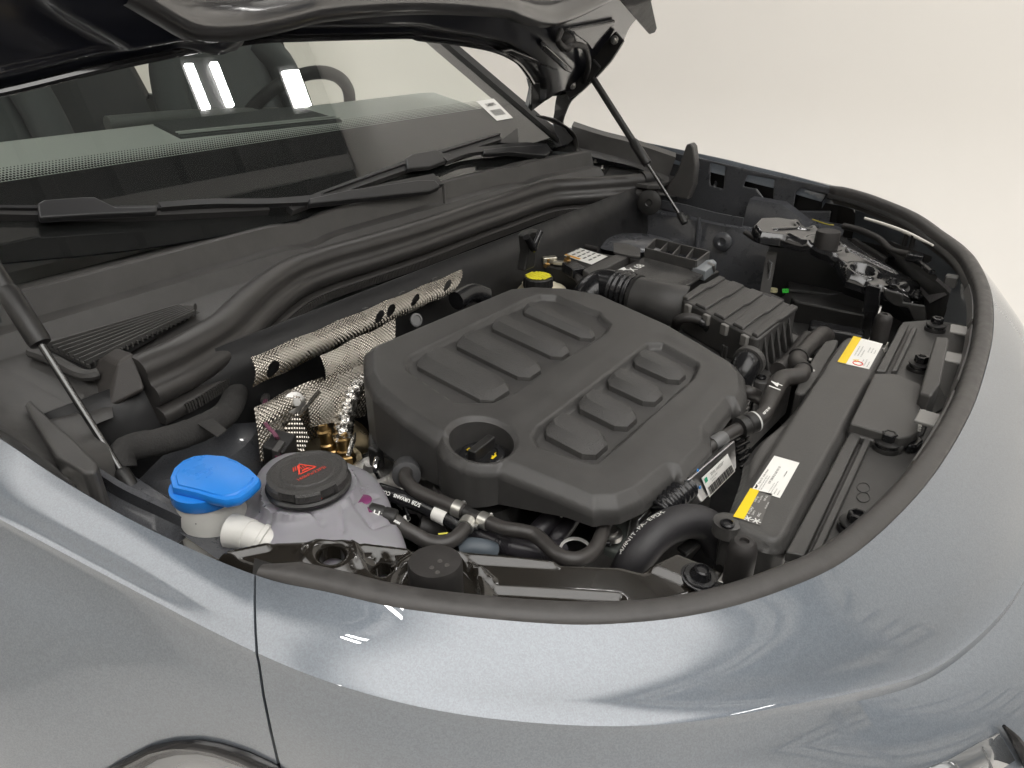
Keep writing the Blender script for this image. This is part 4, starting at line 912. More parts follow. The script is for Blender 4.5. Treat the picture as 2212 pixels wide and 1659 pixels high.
# ------------------------------------------------------------------ exhaust side: hot housing, two sensors, foil sleeve, plug
hh = thing('turbo_housing', 'heat tinted golden metal housing beside the coolant tank', 'engine part', P(690, 985, z=.78))
lathe('housing', P(705, 985, z=.76), (.15, -.1, 1), [(.075, -.05), (.075, .0), (.066, .025), (.045, .04), (.0005, .045)], bronze, hh, seg=36)
lathe('flange', P(735, 1000, z=.80), (.15, -.1, 1), [(.03, 0), (.03, .006), (.0005, .007)], bronze, hh, seg=24)
def sensor(label, base, tip, wire, mtl):
    base, tip = np.array(base), np.array(tip); d = tip - base; L = np.linalg.norm(d)
    t = thing('exhaust_sensor', label, 'sensor', base, group='brass exhaust sensors')
    lathe('hex_nut', base, d, [(.013, 0), (.0135, .001), (.0135, .010), (.012, .012)], mtl, t, seg=6, smooth=20)
    lathe('sensor_body', base + d / L * .010, d, [(.0105, 0), (.0105, L * .25), (.0085, L * .30), (.0085, L * .60), (.010, L * .62), (.010, L * .75), (.007, L * .8), (.006, L)], mtl, t, seg=20)
    if wire: tube('lead', wire, .0042, mtl, t, seg=10)
    return t
sensor('brass exhaust sensor with a bent metal lead', P(715, 985, z=.815), P(700, 930, z=.855), [P(700, 932, z=.855), P(700, 912, z=.865), P(712, 893, z=.87), P(738, 872, z=.878), P(755, 857, z=.885)], brass)
sf = sensor('brass exhaust sensor under a crumpled foil sleeve', P(748, 1000, z=.812), P(742, 950, z=.845), None, brass)
tube('foil_sleeve', [P(u, v, z=z) for u, v, z in [(742, 955, .84), (742, 925, .855), (748, 890, .87), (760, 850, .885), (775, 820, .89)]], .0125, foil, sf, seg=26, step=.0025, tf=lambda s, a: 1 + .10 * math.sin(s * 900 + a * 3) + .08 * math.sin(a * 5 + s * 400) + random.uniform(-.05, .05))
tube('foil_tail', [P(752, 985, z=.84), P(760, 960, z=.85), P(768, 935, z=.85)], [.003, .004, .001], foil, sf, seg=6)
sp_ = thing('sensor_plug', 'black wiring plug with thin purple wires behind the coolant tank', 'connector', P(605, 985, z=.85))
pc = P(605, 972, z=.875)
box('plug_body', pc, (.028, .034, .034), plastic_dk, sp_, ax=(.8, .4, -.4), up=(.25, -.1, 1), bevel=.003)
box('latch', pc + np.array([.012, -.010, .005]), (.008, .018, .026), plastic_gy, sp_, ax=(.8, .4, -.4), up=(.25, -.1, 1), bevel=.001)
box('slot', pc + np.array([.0165, -.014, .006]), (.004, .010, .006), mat('dull purple insert', (.10, .02, .05), .4), sp_, ax=(.8, .4, -.4), up=(.25, -.1, 1), bevel=.0005)
wire_m = mat('purple wire', (.16, .05, .09), .45)
for o_ in (0, 4): tube('wire', [P(u + o_, v, z=z) for u, v, z in [(598, 950, .89), (592, 938, .90), (572, 915, .90), (567, 888, .895), (572, 862, .885)]], .0016, wire_m, sp_, seg=6)
tube('wire_boot', [P(572, 866, z=.885), P(574, 850, z=.88), P(566, 838, z=.87)], .006, plastic_gy, sp_, seg=8)

# ------------------------------------------------------------------ taped harness across the near tower
hn = thing('wiring_harness', 'thick cloth taped wiring harness bending past the coolant tank', 'wiring harness', P(420, 935, z=.9))
HNp = [(262, 1010, .905), (262, 985, .915), (285, 965, .92), (340, 955, .92), (400, 938, .92), (455, 915, .915), (490, 890, .905), (508, 850, .90), (506, 800, .895), (515, 760, .885)]
tube('taped_trunk', [P(u, v, z=z) for u, v, z in HNp], .0150, tape_m, hn, seg=22, step=.0022, tf=lambda s, a: 1 + .045 * (((s + .006 * math.sin(a)) % .021) / .021) + .03 * math.sin(3 * a + s * 20))
tube('branch', [P(u, v, z=.885) for u, v in [(500, 900), (520, 860), (535, 800), (545, 745)]], .008, tape_m, hn, seg=12)
tube('branch', [P(u, v, z=.87) for u, v in [(478, 890), (470, 840), (478, 790), (500, 750)]], .010, tape_m, hn, seg=12)
mk('tape_flag', [P(u, v, z=.93) for u, v in [(425, 915), (460, 905), (490, 930), (470, 945)]], [(0, 1, 2, 3)], tape_m, hn, smooth=None, solid=.001)
# ------------------------------------------------------------------ near stamped bracket behind the rim (bronze black sheet with holes, beads)
BPL = ((-.30, 0, .900), (.19, 0, 1.0))
def bpt(k, pts, dz=0): return [P(*uv(k, a, b), pl=((-.30, 0, .900 + dz), (.19, 0, 1.0))) for a, b in pts]
def bz(x): return .900 - .19 * (x + .30)
b_out = bpt('7', [(560, 940), (700, 905), (950, 848), (1100, 842), (1400, 852), (1750, 898)]) + bpt('8', [(120, 905), (390, 925), (700, 955), (1000, 988), (1350, 1000), (1480, 1032), (1580, 985), (1690, 932), (1860, 1000), (2030, 1072), (1975, 1150), (1880, 1200), (1500, 1320), (900, 1380), (200, 1360)]) + bpt('7', [(1600, 1240), (1000, 1110), (700, 1010)])
def ell(k, c, e1, e2):
    c0, p1, p2 = bpt(k, [c, e1, e2]); return c0, np.linalg.norm((p1 - c0)[:2]), np.linalg.norm((p2 - c0)[:2])
h1, h1r, _ = ell('7', (1300, 955), (1385, 955), (1300, 1000)); h2, h2r, _ = ell('7', (1612, 1012), (1685, 1012), (1612, 1050))
BS = P(939.5, 1212, z=.935)
def bsdf(x, y):
    s = sdf_poly(x, y, b_out); s = np.maximum(s, -(np.hypot(x - h1[0], y - h1[1]) - h1r * .95)); s = np.maximum(s, -(np.hypot(x - h2[0], y - h2[1]) - h2r * .8)); return s
beadA = bpt('8', [(330, 965), (940, 1000)]); beadB = bpt('8', [(600, 1180), (1340, 1222)]); beadC = bpt('8', [(450, 1050), (500, 1060), (560, 1110)]); beadD = bpt('7', [(1500, 905), (1760, 930)])
beadE = bpt('7', [(620, 960), (900, 905)]); flat1 = bpt('8', [(1520, 1028), (1695, 945), (2010, 1075), (1850, 1165)])
rad1 = bpt('7', [(1440, 900), (1480, 1010)])
def bead(x, y, a, b, r, h): return h * sstep(r, 0, sdf_seg(x, y, a, b, 0))
def b_h(x, y):
    z = bz(x) - .008 * (1 - sstep(0, .007, -sdf_poly(x, y, b_out)))
    z = z + bead(x, y, *beadA, .0075, .005) - bead(x, y, *beadB, .007, .004) + bead(x, y, beadC[0], beadC[1], .006, .0035) + bead(x, y, beadC[1], beadC[2], .006, .0035) + bead(x, y, *beadD, .006, .004) + bead(x, y, *beadE, .007, .004)
    z = z + .004 * sstep(.003, -.001, sdf_poly(x, y, flat1))
    d1 = np.hypot(x - h1[0], y - h1[1]) - h1r; z = z + .005 * np.exp(-((d1 - .006) / .007) ** 2) - .004 * sstep(.003, -.003, d1)
    d2 = np.hypot(x - h2[0], y - h2[1]) - h2r; z = z - .006 * sstep(.004, -.002, d2)
    db = np.hypot((x - BS[0]) / 1.0, (y - BS[1]) / 1.0) - .036; z = z - .004 * sstep(.002, -.004, db) + .003 * np.exp(-((db - .004) / .004) ** 2)
    z = z + bead(x, y, *rad1, .005, .004)
    return z
xs = [p[0] for p in b_out]; ys = [p[1] for p in b_out]
br = hf('headlamp_bracket', (min(xs), max(xs), min(ys), max(ys)), bsdf, b_h, ecoat, car, res=.0022, skirt=.014, smooth=60, label='glossy pressed steel bracket behind the near rim')
def mbolt(name, o, r, parent, axis=(0, 0, 1), m=None):
    m = m or plastic_gloss
    lathe(name, o, axis, [(r * 1.75, 0), (r * 1.8, .001), (r * 1.7, .002), (r * 1.2, .0022), (r * 1.15, .004), (r, .0055), (r * .92, .010), (r * .7, .0108), (r * .6, .0085), (.0004, .0085)], m, parent, seg=20)
t = thing('flange_bolt', 'black flanged bolt with a star socket on the glossy near bracket', 'bolt', P(*uv('8', 1842, 1085), pl=((-.3, 0, .905), (.19, 0, 1))), local=True)
mbolt('bolt_head', (0, 0, 0), .0085, t, axis=(.15, 0, 1)); lathe('washer', (0, 0, -.002), (.15, 0, 1), [(.018, 0), (.018, .0018), (.008, .0025)], plastic_gloss, t, seg=24)
# bump stops: oval rubber on the near bracket, round on the far one
ax_l = P(*uv('8', 385, 985), z=.935) - P(*uv('8', 45, 985), z=.935); RL = np.linalg.norm(ax_l) / 2
yv = P(*uv('8', 215, 880), z=.935) - P(*uv('8', 215, 1090), z=.935); RS = np.linalg.norm(yv) / 2
t = thing('bump_stop', 'large oval rubber bump stop standing on the near bracket', 'bump stop', BS - np.array([0, 0, .045]), group='rubber bump stops')
lathe('rubber_body', BS - np.array([0, 0, .052]), (0, 0, 1), [(RL * .98, 0), (RL * .98, .012), (RL * .99, .016), (RL, .044), (RL * .985, .0495), (RL * .95, .0522), (.0005, .0524)], rubber, t, seg=44, ref=ax_l, sy=min(1, RS / RL * 1.0), smooth=50)
for q in [(195, 1030), (230, 1060), (290, 1015), (245, 990)]:
    lathe('water_spot', P(*uv('8', *q), z=.9353), (0, 0, 1), [(.0022, 0), (.0022, .0003), (.0017, .0004), (.0015, .0001), (.0004, .0001)], mat('dried water mark', (.06, .056, .052), .7), t, seg=12)
# far bracket: black pressed arm with gloss
FBP = ((-.36, 0, .905), (.19, 0, 1.0))
def fpt(k, pts, dz=0): return [P(*uv(k, a, b), pl=((-.30, .55, .922 + dz), (.19, -.13, 1.0))) for a, b in pts]
def fz(x, y): return .922 - .19 * (x + .30) + .13 * (y - .55)
f_out = fpt('F', [(-60, 600), (0, 540), (150, 535), (300, 560), (470, 620), (700, 690), (900, 830), (1130, 960), (1260, 1040), (1370, 1110), (1400, 1180), (1395, 1260), (1280, 1255), (1190, 1200), (1010, 1125), (930, 1150), (880, 1090), (730, 1040), (690, 960), (640, 890), (430, 780), (180, 700), (0, 680)])
BF = P(*uv('F', 580, 645), z=.958)
fh1 = fpt('F', [(375, 610)])[0]; fb = [fpt('F', [a, b]) for a, b in (((250, 690), (700, 930)), ((710, 800), (1180, 1030)), ((330, 640), (130, 650)))]
fdome = fpt('F', [(860, 1000)])[0]; fd2 = fpt('F', [(1290, 1140)])[0]
def f_h(x, y):
    z = fz(x, y) - .010 * (1 - sstep(0, .006, -sdf_poly(x, y, f_out)))
    for a, b in fb: z = z + bead(x, y, a, b, .008, .0035)
    d1 = np.hypot(x - fh1[0], y - fh1[1]); z = z - .008 * sstep(.016, .006, d1) + .003 * np.exp(-((d1 - .021) / .006) ** 2)
    d2 = np.hypot(x - fdome[0], y - fdome[1]); z = z + .005 * np.exp(-((d2 - .026) / .006) ** 2) - .010 * sstep(.026, .012, d2)
    d3 = np.hypot(x - fd2[0], y - fd2[1]); z = z + .010 * sstep(.034, .008, d3)
    d4 = np.hypot(x - BF[0], y - BF[1]); z = z + .004 * np.exp(-((d4 - .036) / .006) ** 2)
    return z
xs = [p[0] for p in f_out]; ys = [p[1] for p in f_out]
hf('headlamp_bracket', (min(xs), max(xs), min(ys), max(ys)), lambda x, y: sdf_poly(x, y, f_out), f_h, black_paint, car, res=.0026, skirt=.012, smooth=60, label='glossy black pressed steel bracket on the far side')
t = thing('bump_stop', 'round rubber bump stop on the far glossy bracket', 'bump stop', BF - np.array([0, 0, .03]), group='rubber bump stops')
lathe('rubber_body', BF - np.array([0, 0, .040]), (0, 0, 1), [(.0245, 0), (.024, .032), (.0225, .036), (.0005, .0365)], rubber, t, seg=36, ref=ax_l, sy=.9)
for q in [(1110, 1100), (1310, 1205)]:
    o = fpt('F', [q], .008)[0]; t = thing('flange_bolt', 'black flanged bolt at the %s of the far glossy bracket' % ('bend' if q[0] < 1200 else 'front end'), 'bolt', o, local=True)
    mbolt('bolt_head', (0, 0, 0), .007, t)
# far end bracket hanging from it
prism('bracket_leg', [P(*uv('F', a, b), y=.39) for a, b in [(1030, 1145), (1190, 1190), (1200, 1260), (1385, 1290), (1395, 1420), (1280, 1410), (1240, 1310), (1120, 1290), (1040, 1220)]], (0, .006, 0), plastic_dk, car, bevel=.003)
prism('bracket_leg', [P(*uv('F', a, b), y=.42) for a, b in [(900, 1110), (1010, 1140), (1000, 1300), (930, 1550), (915, 1545), (950, 1350), (860, 1360), (880, 1150)]], (0, .006, 0), black_paint, car, bevel=.003)
tube('silver_stay', [P(*uv('F', a, b), y=.405) for a, b in [(1010, 1290), (985, 1370), (960, 1460), (930, 1545)]], .004, chrome, car, seg=8)

# far headlamp housing and dark plastics under the far rim
def inside(a, b, inset, z0=.84):
    """a measured point placed as deep as it can lie while staying inside the rim by inset"""
    for z in np.arange(z0, .99, .003):
        p = P(*uv('F', a, b), z=z); i = int(np.argmin(np.hypot(rim_path[:, 0] - p[0], rim_path[:, 1] - p[1])))
        if (p - rim_path[i])[:2] @ rim_in[i][:2] > inset: return p
    return p
def ins(pts, inset, z0=.84): return [inside(a, b, inset, z0) for a, b in pts]
lampf = thing('headlamp_housing', 'black plastic housing of the left headlamp under the far rim', 'headlamp housing', (-.2, .55, .85))
prism('housing_cover', ins([(700, 700), (1050, 780), (1400, 960), (1610, 1170), (1420, 1260), (1250, 1060), (900, 850)], .04, .88), .06, plastic_dk, lampf, bevel=.006)
prism('silver_panel', [p + np.array([0, 0, .004]) for p in ins([(1210, 1010), (1270, 960), (1480, 1060), (1605, 1165), (1425, 1250), (1400, 1180)], .04, .888)], .01, mat('shiny grey foil panel', (.20, .19, .195), .3, bump=.6, bscale=70), lampf, bevel=.003)
prism('side_rib', ins([(770, 720), (800, 715), (1080, 880), (1050, 890)], .04, .905), .012, plastic_gy, lampf, bevel=.002)
prism('side_rib', ins([(1050, 750), (1110, 745), (1450, 870), (1420, 885)], .035, .91), .012, plastic_dk, lampf, bevel=.002)
tube('pale_edge', ins([(880, 555), (1040, 605), (1220, 672), (1450, 782)], .032, .92), [.003, .0035, .004, .002], mat('pale clear plastic edge', (.75, .72, .66), .3), lampf, seg=8)
tube('yellow_wire', ins([(440, 565), (560, 605), (620, 612)], .05, .90), .0015, mat('yellow wire', (.35, .30, .05), .5), lampf, seg=6)
tube('loom', ins([(700, 620), (850, 660), (1000, 730), (1100, 820), (1250, 860)], .05, .88), .007, rubber, lampf, seg=10)
tube('loom', ins([(1080, 870), (1220, 890), (1340, 930), (1440, 1010)], .05, .88), .006, plastic_gloss, lampf, seg=10)
box('plug', inside(1300, 885, .05, .90), (.03, .02, .015), plastic_gloss, lampf, bevel=.003)
box('plug', inside(1600, 1080, .035, .90), (.02, .02, .02), plastic_gy, lampf, bevel=.003)
for a, b in [(1230, 690), (1290, 700)]:
    q_ = inside(a, b, .034, .90); tube('post', [q_, q_ + np.array([0, 0, -.05])], .005, plastic_dk, lampf, seg=8)
rows = []
for i in range(int(.60 * 220), 219):
    p = rim_path[i]; n = rim_in[i]; rows.append([p + n * .0205 + np.array([0, 0, -.012]), p + n * .024 + np.array([0, 0, -.016]), p + n * .0255 + np.array([0, 0, -.020]), p + n * .018 + np.array([0, 0, -.024]), p + n * .008 + np.array([0, 0, -.026])])
loft('rim_inner_trim', rows, plastic_dk, car, smooth=40)
# dark filling panels in the far front corner
prism('corner_filler', [(-.36, .70, .80), (-.12, .60, .80), (-.05, .45, .80), (-.05, .30, .80), (-.24, .34, .78), (-.40, .52, .78)], .2, plastic_dk, car, bevel=.01)

# ------------------------------------------------------------------ slam panel and radiator cover
slam = thing('radiator_cover', 'broad dark grey plastic cover over the radiator carrying yellow and white labels', 'radiator cover', (-.12, 0, .88))
SZ = .905
deck = [P(u, v, z=.893) for u, v in [(1950, 695), (2010, 690), (2080, 700), (2110, 720)]] + [(-.005, .28, .893), (.0, .05, .893), (-.005, -.15, .893), (-.03, -.33, .893), (-.075, -.44, .893)] + [P(u, v, z=.893) for u, v in [(1690, 1222), (1745, 1100), (1840, 930)]]
prism('deck_plate', deck, .012, plastic_gy, slam, bevel=.002)
bxp = [P(u, v, z=SZ) for u, v in [(1556, 1128), (1578, 1085), (1606, 1010), (1612, 972), (1640, 932), (1688, 895), (1722, 862), (1760, 806), (1800, 742), (1818, 727), (1832, 723), (1926, 742), (1898, 800), (1842, 908), (1745, 1090), (1697, 1193)]]
bx_s = smooth_poly(bxp, 2)
duct_cut = [P(u, v, z=SZ) for u, v in [(1712, 878), (1818, 738), (1832, 736), (1740, 868), (1660, 1010), (1610, 1095), (1598, 1092), (1640, 1010)]]
def du_h(x, y):
    d = -sdf_poly(x, y, bx_s); z = SZ - .012 * (1 - sstep(0, .010, d)) ** 1.2
    ln = [P(u, v, z=SZ) for u, v in [(1826, 724), (1745, 850), (1650, 1000), (1585, 1118)]]
    e = np.minimum.reduce([sdf_seg(x, y, a, b, 0) for a, b in zip(ln, ln[1:])])
    side = sdf_poly(x, y, [P(u, v, z=SZ) for u, v in [(1500, 1180), (1580, 1118), (1650, 1000), (1745, 850), (1826, 724), (1700, 600), (1400, 900)]])
    return z - .008 * sstep(.003, -.006, side)
xs = [p[0] for p in bx_s]; ys = [p[1] for p in bx_s]
hf('duct_cover', (min(xs), max(xs), min(ys), max(ys)), lambda x, y: sdf_poly(x, y, bx_s), du_h, plastic_gy, slam, res=.0026, skirt=.04, smooth=50)
# inner shroud lobe at the far end
prism('shroud_lobe', smooth_poly([P(u, v, z=.885) for u, v in [(1712, 845), (1778, 738), (1800, 732), (1815, 735), (1758, 830), (1735, 855)]], 1), .05, plastic_gy, slam, bevel=.006, bseg=3)
# connector lid across the duct
prism('raised_lid', [P(u, v, z=.914) for u, v in [(1889, 806), (1932, 806), (1992, 830), (1984, 935), (1968, 943), (1945, 946), (1836, 914)]], .016, plastic_gy, slam, bevel=.0025, bseg=3)
prism('lid_edge', [P(u, v, z=.903) for u, v in [(1834, 916), (1945, 949), (1960, 955), (1950, 968), (1838, 938), (1832, 926)]], .012, plastic_gy, slam, bevel=.003)
for q in ([(1946, 700), (1964, 700), (1914, 802), (1893, 800)], [(1970, 706), (1982, 708), (1938, 800), (1926, 800)], [(1836, 935), (1860, 940), (1738, 1200), (1697, 1192)], [(1868, 944), (1882, 950), (1762, 1213), (1744, 1206)]):
    prism('stiffening_bar', [P(u, v, z=.903) for u, v in q], .012, plastic_gy, slam, bevel=.002)
prism('lower_step', [P(u, v, z=.875) for u, v in [(1553, 1150), (1690, 1225), (1700, 1205), (1560, 1130)]], .06, plastic_dk, slam, bevel=.004)
for q in [(1571, 1133)]:
    lathe('boss', P(*q, z=.899), (0, 0, 1), [(.014, -.01), (.014, .004), (.010, .006), (.0004, .006)], plastic_gy, slam, seg=22)
    lathe('screw', P(*q, z=.905), (0, 0, 1), [(.007, 0), (.007, .002), (.005, .003), (.0045, .001), (.0004, .001)], plastic_gloss, slam, seg=16)
# tall lug, latch tray, label tag
lug = [P(*uv('4', a, b), z=z) for a, b, z in [(1672, 588, .945), (1755, 600, .945), (1700, 880, .940), (1640, 960, .932), (1570, 940, .930)]]
prism('tall_lug', lug, (0, 0, -.045), plastic_gy, slam, bevel=.003)
prism('latch_tray', [P(*uv('4', a, b), z=.896) for a, b in [(1560, 1000), (1640, 960), (1700, 890), (1730, 960), (1740, 1020), (1640, 1080), (1600, 1190), (1500, 1260), (1480, 1210), (1530, 1180)]], .006, plastic_dk, slam, bevel=.002)
prism('latch_lever', [P(*uv('4', a, b), z=.905) for a, b in [(1490, 1200), (1560, 1190), (1600, 1230), (1560, 1265), (1500, 1262)]], .012, plastic_gloss, slam, bevel=.003)
tg4 = [P(*uv('4', a, b), z=.912) for a, b in [(1562, 1042), (1607, 1050), (1575, 1185), (1532, 1172)]]
tgp = patch('tag_label', tg4, paper, slam, lift=.001)
text('lettering', '5FG 418 101', bil([tg4[3], tg4[0], tg4[1], tg4[2]], .5, .5), tg4[3] - tg4[0], tg4[2] - tg4[3] if False else tg4[1] - tg4[0], .011, black_pr, tgp, lift=.0022)
# moulded marks
for a, b in [(1225, 1520), (1225, 1580)]:
    o = P(*uv('4', a, b), z=.8935); tube('oval_mark', [o + np.array([.010 * math.sin(k) * .6, .010 * math.cos(k), 0]) for k in np.linspace(0, 2 * PI, 17)], .0005, plastic_gy, slam, seg=5, sp=False, caps=False)
# deck bolts with stacked washers
bolt0 = None
BL = [('4', 1665, 548, 'farthest of the hex bolts on the radiator cover deck'), ('4', 1565, 790, 'hex bolt with stacked washers beside the tall lug'), ('4', 1365, 1275, 'hex bolt with stacked washers before the raised lid'), ('R', 1328, 420, 'nearest of the hex bolts on the radiator cover deck')]
for k, a, b, lab in BL:
    o = P(*uv(k, a, b), z=.893 + .002)
    if bolt0 is None:
        t = thing('stacked_bolt', lab, 'bolt', o, group='hex bolts on the radiator cover', local=True); bolt0 = t
        lathe('washer', (0, 0, 0), (0, 0, 1), [(.0155, -.002), (.0155, .002), (.0150, .003)], plastic_dk, t, seg=24)
        lathe('rubber_ring', (0, 0, .002), (0, 0, 1), [(.0125, 0), (.0135, .002), (.0125, .005)], plastic_gloss, t, seg=24)
        lathe('flange', (0, 0, .007), (0, 0, 1), [(.0145, 0), (.0150, .001), (.0145, .002), (.009, .0035)], plastic_dk, t, seg=24)
        lathe('hex_head', (0, 0, .010), (0, 0, 1), [(.0088, 0), (.0088, .009), (.0078, .010), (.0060, .010), (.0045, .0055), (.0004, .0055)], plastic_gloss, t, seg=6, smooth=20)
    else:
        c = copy_tree(bolt0); c.location = tuple(o); c['label'] = lab
# buffers (adjustable rubber stops)
for (u, v, zt, lab, sc_) in ((1608, 1168, .925, 'tall black rubber buffer at the near end of the radiator cover', 1.0), (1912, 678, .925, 'tall black rubber buffer at the far end of the radiator cover', 1.0)):
    o = P(u, v, z=zt); t = thing('rubber_buffer', lab, 'buffer', o - np.array([0, 0, .05]), group='rubber buffers')
    lathe('buffer_post', o - np.array([0, 0, .055]), (0, 0, 1), [(.0125, 0), (.0130, .006), (.0130, .044), (.0118, .051), (.0085, .0545), (.0045, .055), (.0040, .052), (.0004, .052)], rubber, t, seg=28)
    lathe('foot', o - np.array([0, 0, .060]), (0, 0, 1), [(.016, 0), (.017, .004), (.013, .009)], white_plastic if False else mat('grey foot', (.35, .34, .33), .5), t, seg=20)
    for s in (-1, 1): box('bracket', o + np.array([s * .012, -.006 * s, -.054]), (.006, .03, .012), steel, t, bevel=.001)
# near end ledge with a screw
prism('end_ledge', [P(u, v, z=.83) for u, v in [(1622, 1240), (1690, 1215), (1720, 1235), (1690, 1262), (1610, 1262)]], .03, plastic_dk, car, bevel=.003)
lathe('ledge_screw', P(1660, 1233, z=.832), (0, 0, 1), [(.010, 0), (.010, .003), (.006, .005), (.005, .003), (.0004, .003)], plastic_gloss, car, seg=18)
# ---- labels
L1 = [P(*uv('4', a, b), z=SZ) for a, b in [(1065, 752), (1165, 594), (1345, 640), (1260, 796)]]   # reading along the car's width
wl_ = patch('warning_label', L1, paper, slam)
yb = [L1[0], L1[1], bil(L1, 1, .27), bil(L1, 0, .27)]; patch('yellow_band', yb, yellow_pr, wl_, lift=.0010)
print_lines(wl_, L1, [(.30, .14, .13, 'WARNING  ATTENTION', 'LEFT'), (.34, .37, .065, 'Auto start. Keep hands clear of fan.'), (.34, .47, .065, 'Ventilateur a demarrage automatique.'), (.34, .57, .065, 'Hot engine parts can burn.'), (.05, .70, .06, 'Coolant under pressure.'), (.05, .80, .06, 'Never open cap when hot.'), (.05, .90, .06, 'Fluide sous pression.'), (.55, .70, .06, 'High voltage ignition.'), (.55, .80, .06, 'Read owner manual.'), (.55, .90, .06, 'Voir le manuel.')], black_pr)
def tri(parent, c, s, t, size, m):
    H = np.linalg.norm(c[3] - c[0]); xd = (c[1] - c[0]) / np.linalg.norm(c[1] - c[0]); yd = (c[0] - c[3]) / H; o = bil(c, s, t); n = np.cross(xd, yd)
    mk('warning_triangle', [o + n * .0012 + xd * a * size * H + yd * b * size * H for a, b in ((-.55, -.45), (.55, -.45), (0, .5), (-.30, -.32), (.30, -.32), (0, .22))], [(0, 1, 4, 3), (1, 2, 5, 4), (2, 0, 3, 5)], m, parent, smooth=None)
    mk('exclamation', [o + n * .0012 + xd * a * size * H + yd * b * size * H for a, b in ((-.05, -.12), (.05, -.12), (.06, .12), (-.06, .12), (-.05, -.26), (.05, -.26), (.05, -.18), (-.05, -.18))], [(0, 1, 2, 3), (4, 5, 6, 7)], m, parent, smooth=None)
tri(wl_, L1, .12, .14, .22, black_pr); tri(wl_, L1, .18, .48, .20, mat('amber print', (.75, .5, .02), .5))
o = bil(L1, .10, .60); xd = (L1[1] - L1[0]) / np.linalg.norm(L1[1] - L1[0]); yd = np.cross((0, 0, 1.0), xd)
tube('red_ring', [o + np.array([0, 0, .001]) + .0065 * (math.cos(a) * xd + math.sin(a) * yd) for a in np.linspace(0, 2 * PI, 21)], .0007, red_pr, wl_, seg=5, sp=False, caps=False)
L2 = [P(*uv('4', a, b), z=SZ) for a, b in [(540, 1535), (678, 1328), (832, 1372), (712, 1588)]]
ol = patch('oil_label', L2, paper, slam)
print_lines(ol, L2, [(.17, .09, .11, 'Engine Oil   Huile moteur'), (.04, .20, .065, 'Use only oils that expressly comply with'), (.04, .28, .065, "Utiliser uniquement de l'huile conforme a"), (.50, .42, .13, 'VW 508 00 & SAE 0W 20', 'CENTER'), (.04, .56, .06, 'For a list of approved oils see'), (.04, .64, .06, 'Pour une liste des huiles approuvees'), (.04, .75, .075, 'www.vw.com'), (.52, .75, .07, '1-800-822-8987'), (.04, .87, .075, 'www.vw.ca')], black_pr)
mk('oil_can', [bil(L2, a, b) + np.array([0, 0, .001]) for a, b in ((.04, .05), (.10, .05), (.14, .03), (.15, .05), (.11, .12), (.05, .12))], [tuple(range(6))], black_pr, ol, smooth=None)
L3 = [P(*uv('R', a, b), z=SZ) for a, b in [(702, 360), (792, 215), (905, 240), (842, 405)]]
ac = patch('refrigerant_label', L3, paper_gy, slam)
patch('yellow_band', [P(*uv('R', a, b), z=SZ) for a, b in [(702, 360), (792, 213), (838, 225), (758, 374)]], yellow_pr, ac, lift=.001)
print_lines(ac, L3, [(.22, .45, .14, 'R-1234yf', 'LEFT', white_pr), (.22, .60, .10, 'GWP 4', 'LEFT', white_pr), (.62, .45, .12, '0.460 kg', 'LEFT', white_pr), (.62, .60, .09, 'CO2-eq 0.002 t', 'LEFT', white_pr), (.22, .82, .14, 'PAG', 'LEFT', white_pr), (.50, .95, .08, 'SAE J639 J2842', 'LEFT', white_pr), (.72, .80, .12, 'VW AG', 'LEFT', white_pr)], white_pr)
tri(ac, L3, .10, .17, .26, black_pr)
for s, t in ((.08, .50), (.08, .82)):
    o = bil(L3, s, t) + np.array([0, 0, .0012])
    for k in range(3):
        a = k * PI / 3; d = np.array([math.cos(a), math.sin(a), 0]) * .0045; e = np.array([-d[1], d[0], 0]) * .13
        mk('snow_mark', [o - d - e, o + d - e, o + d + e, o - d + e], [(0, 1, 2, 3)], white_pr, ac, smooth=None)
fl = bil(L3, .52, .16) + np.array([0, 0, .0012]); xd = (L3[1] - L3[0]) / np.linalg.norm(L3[1] - L3[0]); yd = np.cross((0, 0, 1.0), xd)
mk('flame_mark', [fl + (xd * a + yd * b) * .006 for a, b in ((-.5, -.6), (.5, -.6), (.6, 0), (.3, .5), (.1, .1), (0, .8), (-.3, .2), (-.6, .1))], [tuple(range(8))], black_pr, ac, smooth=None)
mk('book_mark', [bil(L3, a, b) + np.array([0, 0, .0012]) for a, b in ((.84, .06), (.96, .06), (.96, .28), (.84, .28))], [(0, 1, 2, 3)], black_pr, ac, smooth=None)
def TP(k, pts): return [P(*uv(k, a, b), z=z) for a, b, z in pts]
# ------------------------------------------------------------------ washer filler: blue flip cap on a milky neck
WCAP = P(*uv('7', 575, 480), z=.945)
wf = thing('washer_filler', 'milky white washer fluid neck with a bright blue flip cap', 'washer filler', WCAP - np.array([0, 0, .12]))
capo = [P(*uv('7', a, b), z=.945) for a, b in [(305, 475), (330, 420), (385, 372), (450, 345), (530, 336), (640, 345), (720, 375), (800, 425), (862, 485), (855, 510), (800, 560), (735, 605), (650, 622), (570, 605), (470, 575), (320, 540)]]
cc = sum(capo) / len(capo)
def ringc(f, h): return [cc + (p - cc) * f + np.array([0, 0, h]) for p in capo]
loft('cap', [ringc(.97, -.0085), ringc(1.0, -.0065), ringc(1.0, -.002), ringc(.975, .0004), ringc(.90, .0008), ringc(.865, .0008), ringc(.84, .0022), ringc(.60, .0030), ringc(.2, .0034), ringc(.02, .0034)], blue_plastic, wf, smooth=40, close=True, cap=True, label='blue flip cap')
dz = np.array([0, 0, 1.0]); wc0 = cc - _r * .011
